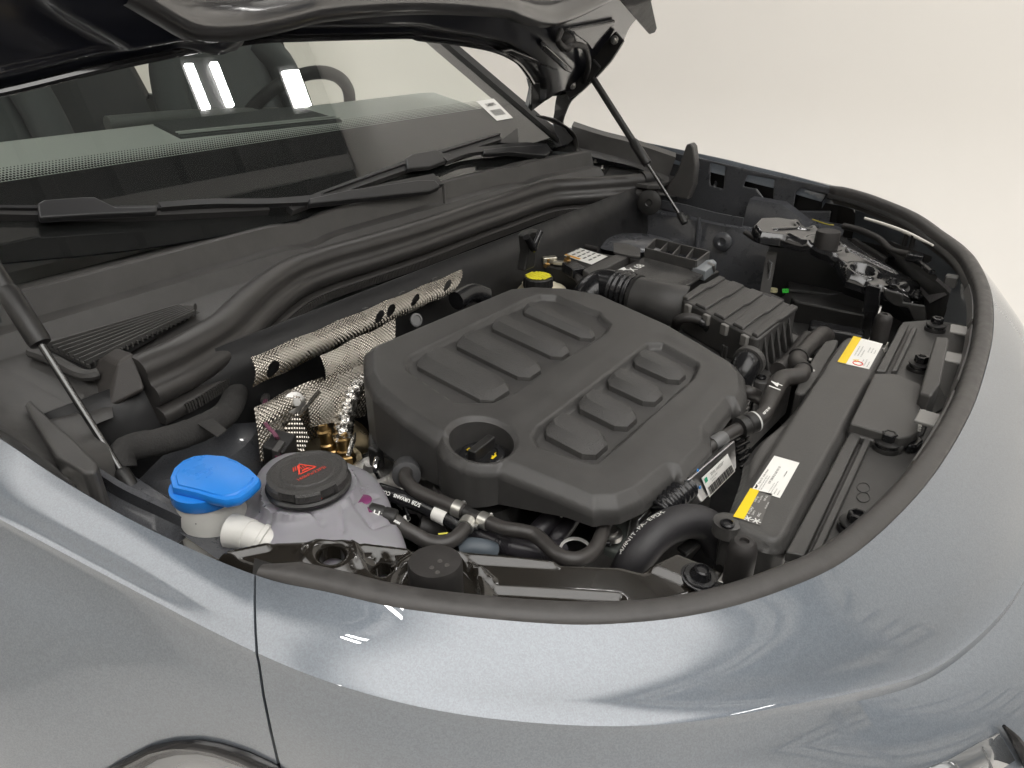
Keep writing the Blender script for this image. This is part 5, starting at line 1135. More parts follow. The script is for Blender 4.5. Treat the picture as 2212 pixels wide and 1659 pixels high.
lathe('cap_skirt', wc0 - dz * .020, (0, 0, 1), [(.0325, 0), (.0335, .002), (.0335, .013), (.030, .013)], blue_plastic, wf, seg=40)
sym = [(-.3, -.2), (-.1, .35), (.2, .3), (.35, -.1)]
for a, b in zip(sym, sym[1:]): tube('raised_symbol', [wc0 + np.array([a[0] * .022, a[1] * .022, .0030]), wc0 + np.array([b[0] * .022, b[1] * .022, .0030])], .0009, blue_plastic, wf, seg=6)
lathe('neck', wc0 - dz * .135, (0, 0, 1), [(.0335, 0), (.0328, .06), (.0315, .114), (.030, .120)], white_plastic, wf, seg=36)
el = TP('7', [(690, 805, .902), (780, 825, .902), (860, 855, .900), (950, 900, .893), (1080, 975, .878)])
tube('elbow', el, [.0175, .0150, .0135, .013, .0125], white_plastic, wf, seg=24)
for q in (1, 2): lathe('ring', el[q], el[q + 1] - el[q], [(.0145, -.002), (.0156, -.001), (.0156, .003), (.014, .004)], white_plastic, wf, seg=24)

# ------------------------------------------------------------------ coolant expansion tank
tank_m = bpy.data.materials.new('translucent grey violet plastic'); tank_m.use_nodes = True
b_ = tank_m.node_tree.nodes['Principled BSDF'].inputs
b_['Base Color'].default_value = (.50, .49, .53, 1); b_['Roughness'].default_value = .30; b_['Transmission Weight'].default_value = .50; b_['Subsurface Weight'].default_value = .35; b_['Subsurface Radius'].default_value = (.03, .02, .03); b_['IOR'].default_value = 1.4
TC = P(*uv('7', 1158, 495), z=.929)
tk = thing('coolant_tank', 'translucent grey violet coolant tank with a round black screw cap', 'coolant tank', TC - np.array([0, 0, .12]))
to = smooth_poly([P(*uv('7', a, b), z=.895) for a, b in [(700, 760), (740, 620), (790, 540), (840, 430), (900, 370), (1020, 320), (1200, 310), (1400, 370), (1560, 440), (1640, 560), (1690, 700), (1745, 830), (1770, 930), (1700, 1030), (1300, 1100), (900, 1060), (740, 900)]], 2)
to = [np.array([p[0], p[1], .895]) for p in to]
ribl = [[P(*uv('7', *q), z=.90) for q in s] for s in ([(1150, 760), (1260, 850)], [(1380, 740), (1380, 880)], [(1580, 600), (1440, 700)], [(1440, 700), (1550, 830)], [(1690, 720), (1560, 830)], [(1020, 720), (930, 800)], [(820, 760), (1010, 700)])]
def tk_h(x, y):
    d = -sdf_poly(x, y, to); z = .888 + .031 * np.clip(d / .055, 0, 1) ** .55
    r = np.hypot(x - TC[0], y - TC[1]); z = np.where(r < .048, np.maximum(z, .919), z) + .003 * np.exp(-((r - .046) / .006) ** 2)
    for a, b in ribl: z = z - .0035 * sstep(.0035, 0, sdf_seg(x, y, a, b, 0))
    z = z - .0025 * sstep(.0025, -.0015, sdf_poly(x, y, [P(*uv('7', a, b), z=.905) for a, b in [(800, 640), (960, 700), (1020, 740), (900, 810), (770, 780)]]))
    return z
xs = [p[0] for p in to]; ys = [p[1] for p in to]
hf('tank_shell', (min(xs), max(xs), min(ys), max(ys)), lambda x, y: sdf_poly(x, y, to), tk_h, tank_m, tk, res=.0024, skirt=.10, smooth=55)
liq = mat('violet coolant', (.20, .05, .16), .3)
tcc = sum(to) / len(to)
prism('coolant_liquid', [tcc + (p - tcc) * .90 + np.array([0, 0, -.030]) for p in to[::2]], .06, liq, tk, bevel=0)
pk = mat('violet coolant seen through the wall', (.20, .035, .13), .3, alpha=.75)
for (a, b, r, zz, h) in ((1490, 615, .0095, .9085, .0015), (1480, 690, .011, .9075, .0012)):
    o = P(*uv('7', a, b), z=zz); lathe('coolant_inlet', o, (0, 0, 1), [(r, 0), (r * .8, h), (.0004, h * 1.4)], pk, tk, seg=20)
mk('coolant_pool', smooth_poly([P(*uv('7', a, b), z=.8925) for a, b in [(1600, 940), (1660, 840), (1720, 850), (1775, 930), (1740, 990), (1640, 1000)]], 2), [tuple(range(96))], pk, tk, smooth=None)
# bubbles under the shell
for k in range(16):
    o = P(*uv('7', 1440 + random.uniform(0, 90), 520 + random.uniform(0, 60)), z=.9135); lathe('bubble', o, (0, 0, 1), [(.0011, 0), (.0008, .0006), (.0002, .0008)], tank_m, tk, seg=8)
cr_ = .0405
def lob(a, h): return 1 + .035 * (abs(math.sin(4 * a + .4)) ** 6 < .35) * 1.0
lathe('cap_collar', TC + dz * -.006, dz, [(cr_ * 1.02, 0), (cr_ * 1.04, .004), (cr_ * .98, .006)], plastic_dk, tk, seg=48)
lathe('screw_cap', TC + dz * .000, dz, [(cr_ * .97, 0), (cr_, .0015), (cr_, .0085), (cr_ * .96, .0108), (cr_ * .84, .0118), (cr_ * .80, .0110), (cr_ * .66, .0110), (cr_ * .62, .0121), (cr_ * .30, .0121), (.0004, .0121)], plastic_rib, tk, seg=96, rmod=lambda a, h: (1 - .07 * (1 if math.cos(6 * a + .9) > .35 else 0)) if h < .0095 else 1, smooth=28, label='black screw cap with a red warning sign')
capn = list(tk.children)[-1]
cx_ = P(*uv('7', 1265, 440), z=.943) - P(*uv('7', 1140, 500), z=.943); cx_[2] = 0; cx_ /= np.linalg.norm(cx_); cy_ = np.cross(dz, cx_)
text('lettering', '160kPa/23PSI', TC + dz * .0121 - cy_ * .0085, cx_, cy_, .0060, red_pr, capn)
o = TC + dz * .0128 + cy_ * .006
def cpoly(name, pts, s, m=red_pr): mk(name, [o + (cx_ * a + cy_ * b) * s for a, b in pts], [tuple(range(len(pts)))], m, capn, smooth=None)
for a, b in (((-1, -.8), (1, -.8)), ((1, -.8), (0, .9)), ((0, .9), (-1, -.8))):
    d = np.array(b) - np.array(a); n_ = np.array([-d[1], d[0]]) / np.linalg.norm(d) * .09; cpoly('warning_triangle', [np.array(a) - n_, np.array(b) - n_, np.array(b) + n_, np.array(a) + n_], .0095)
for k, x in enumerate((-.25, 0, .25)): cpoly('steam_mark', [(x - .05, -.1), (x + .05, -.1), (x + .09, .35), (x - .01, .35)], .0095)
cpoly('hand_mark', [(-.5, -.55), (.5, -.55), (.3, -.25), (-.35, -.3)], .0095)
for x in (-1.15, -.9, -.65): cpoly('spark_mark', [(x, .1), (x + .09, .05), (x + .45, .75), (x + .36, .8)], .0095)
mk('red_arrow', [P(*uv('7', a, b), z=.9325) for a, b in [(1218, 602), (1242, 606), (1230, 585)]], [(0, 1, 2)], red_pr, capn, smooth=None)
mk('red_arrow', [P(*uv('7', a, b), z=.9135) for a, b in [(1212, 632), (1240, 630), (1226, 648)]], [(0, 1, 2)], red_pr, tk, smooth=None)
box('level_window', P(*uv('7', 895, 690), z=.907), (.012, .008, .0008), mat('dull square mark', (.12, .12, .14), .5), tk, bevel=.0003)

# ------------------------------------------------------------------ hoses
def weave(s, a): return 1 + .022 * math.sin(s * 1500 + 4 * a) * math.sin(4 * a - s * 1500)
def clamp(o, d, r, parent, m=None):
    lathe('clamp', o, d, [(r * 1.02, -.0055), (r * 1.17, -.0052), (r * 1.17, .0052), (r * 1.02, .0055)], m or mat('clamp band', (.55, .54, .50), .35, metal=.9), parent, seg=24)
    x, y, a = basis(d); lathe('clamp_ear', np.array(o) + x * r * 1.2, x, [(.003, -.002), (.003, .003)], steel, parent, seg=8)
hz = thing('coolant_hose', 'woven rubber hose with three pale clamps joining at a black tee beside the tank', 'hose', P(*uv('8', 440, 700), z=.87))
HR = .0078
ta = TP('8', [(40, 430, .875), (35, 490, .880), (90, 550, .880), (180, 595, .878), (290, 640, .876), (395, 685, .874)])
tb = TP('8', [(480, 725, .873), (560, 760, .873), (640, 790, .873), (740, 805, .872), (830, 830, .870), (900, 890, .869), (960, 945, .868), (1030, 975, .867), (1110, 975, .865), (1190, 925, .862), (1235, 840, .860), (1260, 760, .856), (1290, 690, .850)])
tc_ = TP('8', [(435, 730, .872), (395, 790, .872), (340, 850, .872), (260, 880, .872), (170, 868, .874), (90, 825, .880)]) + TP('7', [(1745, 790, .886), (1690, 745, .893), (1620, 710, .898), (1545, 690, .901)])
for p_ in (ta, tb, tc_): tube('hose_arm', p_, HR, hose_m, hz, seg=24, step=.0012, tf=weave, smooth=80)
tube('tee', [ta[-1], tb[0]], .0068, plastic_dk, hz, seg=16); tube('tee', [(ta[-1] + tb[0]) / 2, tc_[0]], .0068, plastic_dk, hz, seg=16)
clamp(ta[-2] * .35 + ta[-1] * .65, ta[-1] - ta[-2], HR, hz); clamp(tb[0] * .5 + tb[1] * .5, tb[1] - tb[0], HR, hz); clamp(tc_[0] * .4 + tc_[1] * .6, tc_[1] - tc_[0], HR, hz)
lathe('quick_connector', tc_[-1], tc_[-2] - tc_[-1], [(.006, -.004), (.0095, -.002), (.0095, .010), (.0085, .012), (.0095, .014), (.0095, .024), (.0080, .026)], plastic_dk, hz, seg=20)
lathe('socket', ta[0] - np.array([0, 0, .004]), (ta[0] - ta[1]) * np.array([1, 1, 1]), [(.0105, -.010), (.0165, -.008), (.0165, .012), (.014, .016), (.0004, .016)], mat('grey rubber socket', (.07, .07, .072), .5, var=.2), hz, seg=24)
def on_hose(parent, s, pts, i, size, col, off=.0082, flip=1):
    a, b = pts[i], pts[i + 1]; d = (b - a) * flip; m_ = (a + b) / 2; vdir = CAM - m_; d /= np.linalg.norm(d); n = vdir - d * (vdir @ d); n /= np.linalg.norm(n); text('lettering', s, m_ + n * off, d, np.cross(n, d), size, col, parent, bold=.0002)
on_hose(hz, '121 121 081  EPDM', tc_, 7, .0030, white_pr, flip=-1); on_hose(hz, 'H', tc_, 8, .010, white_pr, off=.0102)
mk('yellow_mark', [p + np.array([0, 0, .0082]) for p in TP('8', [(235, 858, .872), (300, 852, .872), (290, 862, .872), (240, 868, .872)])], [(0, 1, 2, 3)], mat('yellow paint mark', (.6, .55, .08), .6), hz, smooth=None)
# marked straight pipe under it
mp = thing('marked_hose', 'straight black hose printed CONTI with white tape band beside the tank', 'hose', P(*uv('8', 100, 660), z=.86))
mpt = TP('7', [(1590, 555, .872), (1700, 590, .872)]) + TP('8', [(60, 620, .868), (180, 670, .865), (300, 730, .862), (400, 800, .855)])
tube('pipe', mpt, .0088, plastic_gloss, mp, seg=20, step=.004)
d = mpt[3] - mpt[2]; q = bil([mpt[3], mpt[4], mpt[4], mpt[3]], .55, 0)
lathe('white_band', mpt[3] * .52 + mpt[4] * .48 - (mpt[4] - mpt[3]) * .18, mpt[4] - mpt[3], [(.0089, 0), (.0093, .0003), (.0093, .016), (.0089, .0163)], paper, mp, seg=24)
on_hose(mp, 'CONTI', mpt, 0, .0058, white_pr, off=.0092, flip=-1); on_hose(mp, 'URVAN5', mpt, 1, .0050, white_pr, off=.0092, flip=-1); on_hose(mp, '5/28', mpt, 2, .0062, white_pr, off=.0092, flip=-1)
# braided sleeves
def braid(name, label, pts, r, parent=None):
    t = thing('braided_sleeve', label, 'cable sleeve', pts[0], group='braided cable sleeves')
    tube('sleeve', pts, r, mat('black braid', (.03, .028, .032), .35, var=.2), t, seg=40, step=.0007, tf=lambda s, a: 1 + .05 * math.sin(s * 2200 + 10 * a) * math.sin(10 * a - s * 2200), smooth=60)
braid('a', 'long black braided sleeve sweeping under the hose towards the near bracket', TP('8', [(400, 790, .858), (500, 830, .850), (620, 880, .846), (760, 915, .842), (900, 930, .838), (1000, 915, .834)]), .0105)
braid('b', 'short braided sleeve dropping under the near edge of the engine cover', TP('8', [(980, 690, .835), (930, 735, .835), (870, 790, .83), (820, 860, .82)]), .0120)
braid('c', 'braided sleeve passing behind the wavy hose below the engine cover', TP('8', [(1060, 720, .83), (1030, 770, .83), (980, 830, .826), (940, 900, .815)]), .0095)
# big radiator hose
bh = thing('radiator_hose', 'thick black radiator hose arching to the near corner of the radiator cover', 'hose', P(*uv('8', 1600, 820), z=.85))
bpts = TP('8', [(1395, 1060, .83), (1430, 1000, .845), (1490, 915, .858), (1570, 830, .866), (1670, 770, .868), (1780, 745, .866), (1870, 765, .86), (1930, 820, .85), (1960, 900, .83)])
tube('hose', bpts, .0185, mat('ribbed rubber', (.022, .021, .023), .5, bump=.1, bscale=500), bh, seg=36, step=.002, tf=lambda s, a: 1 + .004 * math.sin(s * 3000), smooth=80)
pp = spline(bpts[1:5], 12)
word = '-AIRNIT-PA-EPDM-'
for i, ch in enumerate(word):
    t_ = .3 + i * 2.0; k = int(t_ + 2)
    if k + 1 < len(pp):
        a, b = pp[k], pp[k + 1]; d = b - a; d /= np.linalg.norm(d); vd = CAM - a; n = vd - d * (vd @ d); n /= np.linalg.norm(n); sd = np.cross(n, d); n2 = n * math.cos(.95) + sd * math.sin(.95); text('lettering', ch, a + n2 * .0187, d, np.cross(n2, d), .0085, white_pr, bh)
# front coolant pipe with the white 14
fp = thing('coolant_pipe', 'black bent coolant pipe chalked 14 between engine cover and radiator cover', 'hose', P(*uv('4', 680, 950), z=.87))
fpts = TP('4', [(250, 1290, .87), (330, 1235, .875), (420, 1180, .878), (500, 1140, .88), (570, 1110, .882), (620, 1060, .884), (650, 990, .886), (685, 910, .888), (720, 860, .890), (770, 845, .890), (830, 838, .888), (845, 800, .885), (815, 760, .882), (830, 720, .88), (880, 665, .876), (930, 615, .872), (975, 580, .868), (1000, 590, .85)])
tube('pipe', fpts, [.0085, .0085, .0085, .010, .010, .0125, .0130, .0130, .0125, .0130, .0130, .0130, .0125, .0125, .0140, .0140, .0135, .013], hose_m, fp, seg=24, step=.003)
clamp(fpts[11], fpts[12] - fpts[11], .0125, fp, plastic_dk); clamp(fpts[13], fpts[14] - fpts[13], .0130, fp, plastic_dk)
lathe('quick_connector', fpts[3], fpts[4] - fpts[3], [(.009, -.012), (.014, -.010), (.014, 0), (.012, .002), (.0135, .004), (.0135, .014), (.011, .016)], plastic_dk, fp, seg=20)
lathe('white_ring', fpts[4] - (fpts[4] - fpts[3]) * .2, fpts[4] - fpts[3], [(.0128, -.0015), (.0139, -.001), (.0139, .001), (.0128, .0015)], mat('clear plastic ring', (.6, .6, .58), .3), fp, seg=20)
lathe('grey_sleeve', fpts[1], fpts[2] - fpts[1], [(.0087, -.01), (.0093, -.008), (.0093, .010), (.0087, .012)], mat('grey tube', (.12, .12, .12), .3), fp, seg=18)
on_hose(fp, '14', fpts, 6, .022, white_pr, off=.0133); on_hose(fp, '5QF 122 101', fpts, 4, .0035, white_pr, off=.0126)
tube('branch', TP('4', [(700, 800, .875), (740, 770, .873), (790, 720, .870), (840, 650, .866), (880, 600, .862)]), .012, rubber, fp, seg=18)
tube('branch', TP('4', [(480, 930, .86), (530, 940, .86), (580, 965, .85), (640, 1010, .84)]), .010, hose_m, fp, seg=16)
# silver control unit with its label
cu = thing('control_unit', 'flat silver metal control unit with a white barcode label below the engine cover', 'control unit', P(*uv('4', 310, 1420), z=.85))
cuc = [P(*uv('4', a, b), z=z) for a, b, z in [(150, 1470, .885), (330, 1250, .885), (440, 1225, .885), (450, 1400, .845), (240, 1610, .845), (225, 1595, .845)]]
prism('case', [cuc[0], cuc[2], cuc[3], cuc[4]], np.array([-.012, -.0, -.012]), mat('brushed aluminium case', (.52, .52, .53), .3, metal=1, bump=.05, bscale=300), cu, bevel=.003, bseg=3)
cn = np.cross(cuc[2] - cuc[0], cuc[4] - cuc[0]); cn /= np.linalg.norm(cn); cpl = (cuc[0], cn)
l4 = [P(*uv('4', a, b), pl=cpl) for a, b in [(225, 1462), (385, 1312), (432, 1418), (272, 1580)]]
cl = patch('barcode_label', l4, paper, cu, lift=.0012)
cdir = cn if cn @ (CAM - cuc[0]) > 0 else -cn
def cl_t(s, t, h, body, al='CENTER'): text('lettering', body, bil(l4, s, t) + cdir * .0024, l4[1] - l4[0], l4[0] - l4[3], h * np.linalg.norm(l4[3] - l4[0]), black_pr, cl, align=al, lift=0)
cl_t(.50, .16, .17, '"DYL 168233"'); cl_t(.33, .33, .08, '06 30 28 18287'); cl_t(.30, .45, .08, '86 BYS 6')
x_ = .06
while x_ < .95:
    w_ = random.choice((.008, .014, .022)); patch('bar', [bil(l4, x_, .56), bil(l4, x_ + w_, .56), bil(l4, x_ + w_, .94), bil(l4, x_, .94)], black_pr, cl, lift=.0019); x_ += w_ + random.choice((.008, .012, .02))
patch('green_logo', [bil(l4, .05, .10), bil(l4, .14, .10), bil(l4, .13, .30), bil(l4, .04, .30)], mat('green print', (.02, .30, .16), .5), cl, lift=.0019)
mb = mat('blue paint dot', (.02, .2, .55), .5)
for a, b in [(205, 1415), (218, 1520)]: lathe('paint_dot', P(*uv('4', a, b), pl=cpl) + cdir * .0005, cdir, [(.0022, 0), (.0018, .0006), (.0003, .0007)], mb, cu, seg=10)

# ------------------------------------------------------------------ things under the engine cover's near edge
eb = thing('engine_block', 'dark engine block and cast metal lumps seen under the engine cover', 'engine', (-.42, -.3, .5))
prism('block', [(-.66, -.42, .80), (-.30, -.42, .80), (-.28, -.02, .80), (-.64, .02, .80)], .25, plastic_dk, eb, bevel=.01)
for a, b, z, r, h in ((130, 470, .835, .030, .03), (250, 560, .83, .026, .03), (1550, 420, .83, .03, .03)):
    k = '8' if a < 1000 else '7'
    lathe('cast_boss', P(*uv(k, a, b), z=z), (.1, -.1, 1), [(r * 1.2, -h), (r, -.006), (r * .8, 0), (r * .4, .002), (r * .3, .010), (.0004, .011)], alu_cast, eb, seg=20)
blob = [[P(*uv('8', 60 + a * 130 * math.cos(t), 480 + a * 120 * math.sin(t)), z=.825 + h) * np.array([1, 1, 1]) for t in np.linspace(0, 2 * PI, 21)[:-1]] for a, h in ((1.2, -.03), (1, 0), (.7, .012), (.3, .016))]
loft('casting', blob, alu_cast, eb, smooth=60, close=True, cap=True)
tube('bright_pipe', TP('8', [(-140, 360, .86), (-150, 420, .855), (-130, 470, .84)]), .004, chrome, eb, seg=10)
box('plug', P(*uv('7', 1575, 350), z=.85), (.016, .014, .03), plastic_dk, eb, bevel=.003); tube('plug_lead', TP('7', [(1560, 200, .86), (1555, 260, .86), (1570, 340, .855)]), .006, plastic_dk, eb, seg=10)
tube('drain_hose', TP('8', [(120, 770, .84), (190, 790, .835), (215, 840, .82), (180, 900, .80)]), .014, rubber, eb, seg=18)
box('hose_bracket', P(*uv('8', 40, 720), z=.85), (.03, .004, .03), plastic_gloss, eb, ax=(.8, -.6, 0), bevel=.002)
lathe('bracket_screw', P(*uv('8', 42, 730), z=.853), (.5, -.6, .6), [(.004, -.004), (.004, .008), (.0004, .009)], steel, eb, seg=10)
prism('grey_bracket', TP('8', [(1250, 905, .83), (1370, 960, .83), (1420, 720, .845), (1400, 690, .845), (1330, 720, .845), (1260, 860, .835)]), .012, mat('greenish grey casting', (.10, .11, .10), .5, var=.3), eb, bevel=.003)
prism('connector_rim', TP('8', [(1420, 720, .858), (1600, 570, .862), (1615, 590, .862), (1470, 740, .858), (1470, 850, .852), (1440, 905, .85), (1415, 890, .85)]), .008, steel, eb, bevel=.002)
prism('connector_block', TP('8', [(1480, 745, .858), (1620, 610, .862), (1660, 640, .86), (1580, 760, .856), (1490, 860, .852)]), .02, plastic_gloss, eb, bevel=.003)
lathe('eyelet', P(*uv('8', 1300, 815), z=.846), (0, 0, 1), [(.012, -.006), (.012, 0), (.007, .001), (.0065, .004), (.0004, .004)], steel, eb, seg=18)
prism('eyelet_tab', TP('8', [(1240, 880, .842), (1270, 800, .844), (1310, 775, .844), (1350, 800, .844), (1345, 850, .844), (1290, 880, .842)]), .006, plastic_gloss, eb, bevel=.002)
lathe('silver_ring', P(*uv('8', 1080, 940), z=.845), (.2, -.2, 1), [(.016, 0), (.018, .001), (.018, .003), (.015, .003)], steel, eb, seg=22, cap=False)
cv = [P(*uv('8', a, b), z=z) for a, b, z in [(1590, 690, .862), (1640, 640, .866), (1700, 590, .868), (1760, 540, .868)]]
cvh = thing('corrugated_conduit', 'black corrugated conduit under the front edge of the engine cover', 'conduit', cv[0])
tube('conduit', cv, .0135, plastic_gloss, cvh, seg=20, step=.0012, tf=lambda s, a: 1 + .10 * math.sin(s * 2 * PI / .0085), smooth=80)
cv2 = TP('4', [(0, 1640, .86), (60, 1560, .862), (120, 1520, .862)])
for i in range(7):
    u = 430 + 12 * i
    tube('cooling_fin', TP('4', [(440 + i * 8, 1240 + i * 40, .83), (520 + i * 2, 1200 + i * 40, .83)]), .0022, plastic_gloss, eb, seg=6)
tube('hook', TP('8', [(1010, 640, .85), (1005, 690, .85), (990, 720, .845)]), .0015, steel, eb, seg=6)
prism('hose_bracket', TP('8', [(1700, 900, .84), (1830, 810, .845), (1850, 870, .845), (1760, 945, .84)]), .006, plastic_dk, eb, bevel=.002)
tube('blue_grey_pipe', TP('8', [(380, 920, .855), (440, 905, .858), (520, 915, .856), (570, 930, .85)]), .010, mat('slate grey plastic', (.07, .085, .10), .5), eb, seg=14)

# ------------------------------------------------------------------ air filter box and intake duct
AZ = .905
af = thing('air_filter_box', 'dark grey air filter box with a ridged lid and pale clips', 'air filter box', (-.30, .25, .80))
q1, q2, q3, q4 = P(*uv('3', 985, 1345), z=AZ), P(*uv('3', 1215, 1200), z=AZ), P(*uv('3', 1710, 1395), z=AZ), P(*uv('3', 1462, 1600), z=AZ)
ub = lambda s, t, dz_=0: bil([q1, q4, q3, q2], s, t) + np.array([0, 0, dz_])     # s rear->front, t near->far
lidp = [ub(s, t) for s, t in ((0, .06), (.04, 0), (.95, 0), (1, .05), (1, .95), (.96, 1), (.04, 1), (0, .95))]
prism('lid', lidp, .055, plastic, af, bevel=.010, bseg=4)
for k in range(5):
    s0, s1 = [(.0, .10), (.18, .35), (.43, .59), (.67, .82), (.90, .99)][k]
    prism('ridge', [ub(s0 + .01, .03, .0045), ub(s1 - .01, .03, .0045), ub(s1, .50, .0055), ub(s1 + .02, .58, .0055), ub(s1 + .02, .97, .004), ub(s0 + .03, .97, .004), ub(s0 + .03, .58, .0055), ub(s0, .50, .0055)], .008, plastic, af, bevel=.003, bseg=3)
clipm = mat('worn clip', (.17, .165, .155), .4)
for s in (.13, .385, .62, .865):
    box('lid_clip', ub(s, -.015, -.010), (.014, .008, .018), clipm, af, ax=q4 - q1, bevel=.002)
# body below the lid with flange, gussets and screws
fo = [ub(-.04, -.10, -.055), ub(1.13, -.10, -.055), ub(1.15, .02, -.055), ub(1.15, .90, -.055), ub(1.12, 1.1, -.055), ub(-.04, 1.1, -.055)]
prism('flange', fo, .014, plastic, af, bevel=.004)
prism('lower_case', [p - np.array([0, 0, .016]) for p in [ub(-.03, -.06, -.055), ub(1.10, -.06, -.055), ub(1.12, .9, -.055), ub(1.08, 1.05, -.055), ub(-.03, 1.05, -.055)]], .12, plastic_dk, af, bevel=.004)
for t in (.18, .33, .48, .63, .78):
    a, b, c = ub(1.0, t, -.006), ub(1.0, t, -.054), ub(1.10, t, -.054); w_ = (q2 - q1) / np.linalg.norm(q2 - q1) * .004
    mk('gusset', [a - w_, b - w_, c - w_, a + w_, b + w_, c + w_], [(0, 1, 2), (3, 5, 4), (0, 3, 4, 1), (1, 4, 5, 2), (2, 5, 3, 0)], plastic, af, bevel=.001)
for s, t in ((1.11, -.02), (1.12, .93), (.0, -.05)):
    o = ub(s, t, -.055); lathe('screw_boss', o - np.array([0, 0, .014]), (0, 0, 1), [(.0165, 0), (.0165, .015), (.0145, .0165), (.0004, .0165)], plastic, af, seg=22)
    lathe('screw', o + np.array([0, 0, .002]), (0, 0, 1), [(.0075, 0), (.0075, .003), (.006, .004), (.005, .002), (.0004, .002)], plastic_gloss, af, seg=16)
for t in np.linspace(.1, .8, 9):
    a = ub(1.152, t, -.062); box('side_mark', a, (.002, .006, .004), plastic_gy, af, bevel=.0003)
nd = (q1 - q2) / np.linalg.norm(q1 - q2)
for s in (.66, .70): box('side_rib', ub(s, -.07, -.045), (.005, .004, .03), plastic, af, ax=q4 - q1, bevel=.001)
# outlet elbow with convoluted hose
eo = [ub(.98, -.04, -.030), ub(.98, -.16, -.032), ub(.985, -.23, -.048), ub(.99, -.245, -.075), ub(1.0, -.25, -.11)]
tube('outlet_elbow', eo, [.020, .021, .021, .020, .019], plastic_gloss, af, seg=24)
lathe('elbow_collar', eo[0] * .6 + eo[1] * .4, eo[1] - eo[0], [(.021, -.006), (.0245, -.005), (.0245, .006), (.021, .007)], plastic, af, seg=24)
vh = thing('breather_hose', 'small black convoluted hose dropping from the air filter elbow', 'hose', eo[-1])
tube('convoluted', [ub(.99, -.246, -.070), ub(1.0, -.25, -.11), ub(1.0, -.25, -.17)], .0185, rubber, vh, seg=22, step=.001, sp=False, tf=lambda s, a: 1 + .10 * math.sin(s * 2 * PI / .0075), smooth=80)
patch('data_mark', [eo[2] + np.array([.002, -.0205, .006]), eo[2] + np.array([.012, -.0205, .006]), eo[2] + np.array([.012, -.0215, -.006]), eo[2] + np.array([.002, -.0215, -.006])], plastic_gy, af)
# side breather
sb = thing('vacuum_hose', 'thin curved black hose with a bright fitting beside the air filter box', 'hose', ub(.35, -.2, -.02))
tube('hose', [P(*uv('3', a, b), z=z) for a, b, z in [(950, 1530, .86), (970, 1480, .885), (1010, 1462, .893), (1060, 1465, .893), (1105, 1480, .89)]], .0085, rubber, sb, seg=18)
tube('fitting', [P(*uv('3', a, b), z=z) for a, b, z in [(1100, 1482, .891), (1140, 1505, .885), (1165, 1545, .87), (1170, 1590, .85)]], [.0075, .0075, .007, .0085], plastic_gloss, sb, seg=16)
box('valve', P(*uv('3', 1180, 1610), z=.84), (.02, .02, .04), plastic_dk, sb, bevel=.004)
# intake duct: smooth elbow, corrugated cuff, broad rectangular snout
idt = thing('intake_duct', 'black air intake duct with a ribbed cuff leading into the air filter box', 'air duct', P(*uv('3', 620, 1300), z=.86))
dpts = [P(*uv('3', a, b), z=z) for a, b, z in [(380, 1400, .845), (440, 1310, .868), (520, 1275, .878), (610, 1295, .880)]]
tube('elbow', dpts, [.030, .034, .036, .0365], plastic_gloss, idt, seg=32, step=.004)
d2 = [P(*uv('3', a, b), z=z) for a, b, z in [(585, 1290, .880), (640, 1305, .880), (710, 1325, .879)]]
tube('ribbed_cuff', d2, .0375, plastic_gloss, idt, seg=36, step=.0012, tf=lambda s, a: 1 + .055 * math.sin(s * 2 * PI / .0098), smooth=80)
d3 = [P(*uv('3', a, b), z=z) for a, b, z in [(700, 1325, .879), (780, 1345, .877), (880, 1375, .874), (1000, 1410, .868)]]
tube('snout', d3, [.0365, .0385, .041, .043], plastic, idt, seg=32, step=.006)
lathe('hose_clip', d2[2], d2[2] - d2[1], [(.037, -.003), (.0395, -.002), (.0395, .003), (.037, .004)], plastic_dk, idt, seg=36)

# ------------------------------------------------------------------ battery with cover straps and label
BZ = .888
bt = thing('battery', 'black battery with a white safety label under grey plastic covers', 'battery', P(*uv('3', 560, 1150), z=.75))
b4 = [P(*uv('3', a, b), z=BZ) for a, b in [(150, 1140), (270, 1030), (1230, 1170), (960, 1290)]]
prism('case', b4, .16, plastic_dk, bt, bevel=.004)
lb4 = [P(*uv('3', a, b), z=BZ) for a, b in [(240, 1070), (350, 1028), (540, 1085), (440, 1135)]]
bl = patch('safety_label', lb4, paper, bt)
patch('orange_band', [bil(lb4, .04, .05), bil(lb4, .16, .05), bil(lb4, .16, .6), bil(lb4, .04, .6)], mat('orange print', (.75, .36, .04), .5), bl, lift=.001)
for r_ in range(5):
    for c_ in range(3): patch('print_block', [bil(lb4, .22 + c_ * .26, .1 + r_ * .17), bil(lb4, .40 + c_ * .26, .1 + r_ * .17), bil(lb4, .40 + c_ * .26, .15 + r_ * .17), bil(lb4, .22 + c_ * .26, .15 + r_ * .17)], paper_gy, bl, lift=.001)
def bq(pts, z): return [P(*uv('3', a, b), z=z) for a, b in pts]
prism('cross_strap', bq([(385, 1165), (600, 1062), (680, 1075), (440, 1200)], .905), .018, plastic_gy, bt, bevel=.003)
prism('rear_tab', bq([(575, 1055), (575, 1000), (660, 1005), (740, 1035), (740, 1085), (680, 1080)], .909), .004, plastic_gy, bt, bevel=.001)
prism('top_cover', bq([(560, 1190), (760, 1085), (1120, 1160), (960, 1235), (880, 1270)], .898), .010, plastic, bt, bevel=.002)
prism('step_cover', bq([(760, 1220), (960, 1160), (1150, 1180), (970, 1300), (860, 1265)], .900), .006, plastic_gy, bt, bevel=.002)
text('lettering', 'A X 68', bil(bq([(600, 1195), (760, 1115), (780, 1140), (640, 1210)], .8985), .5, .5), bq([(760, 1115)], .8985)[0] - bq([(600, 1195)], .8985)[0], np.array([-1, .2, 0]), .024, white_pr, bt, bold=.0005)
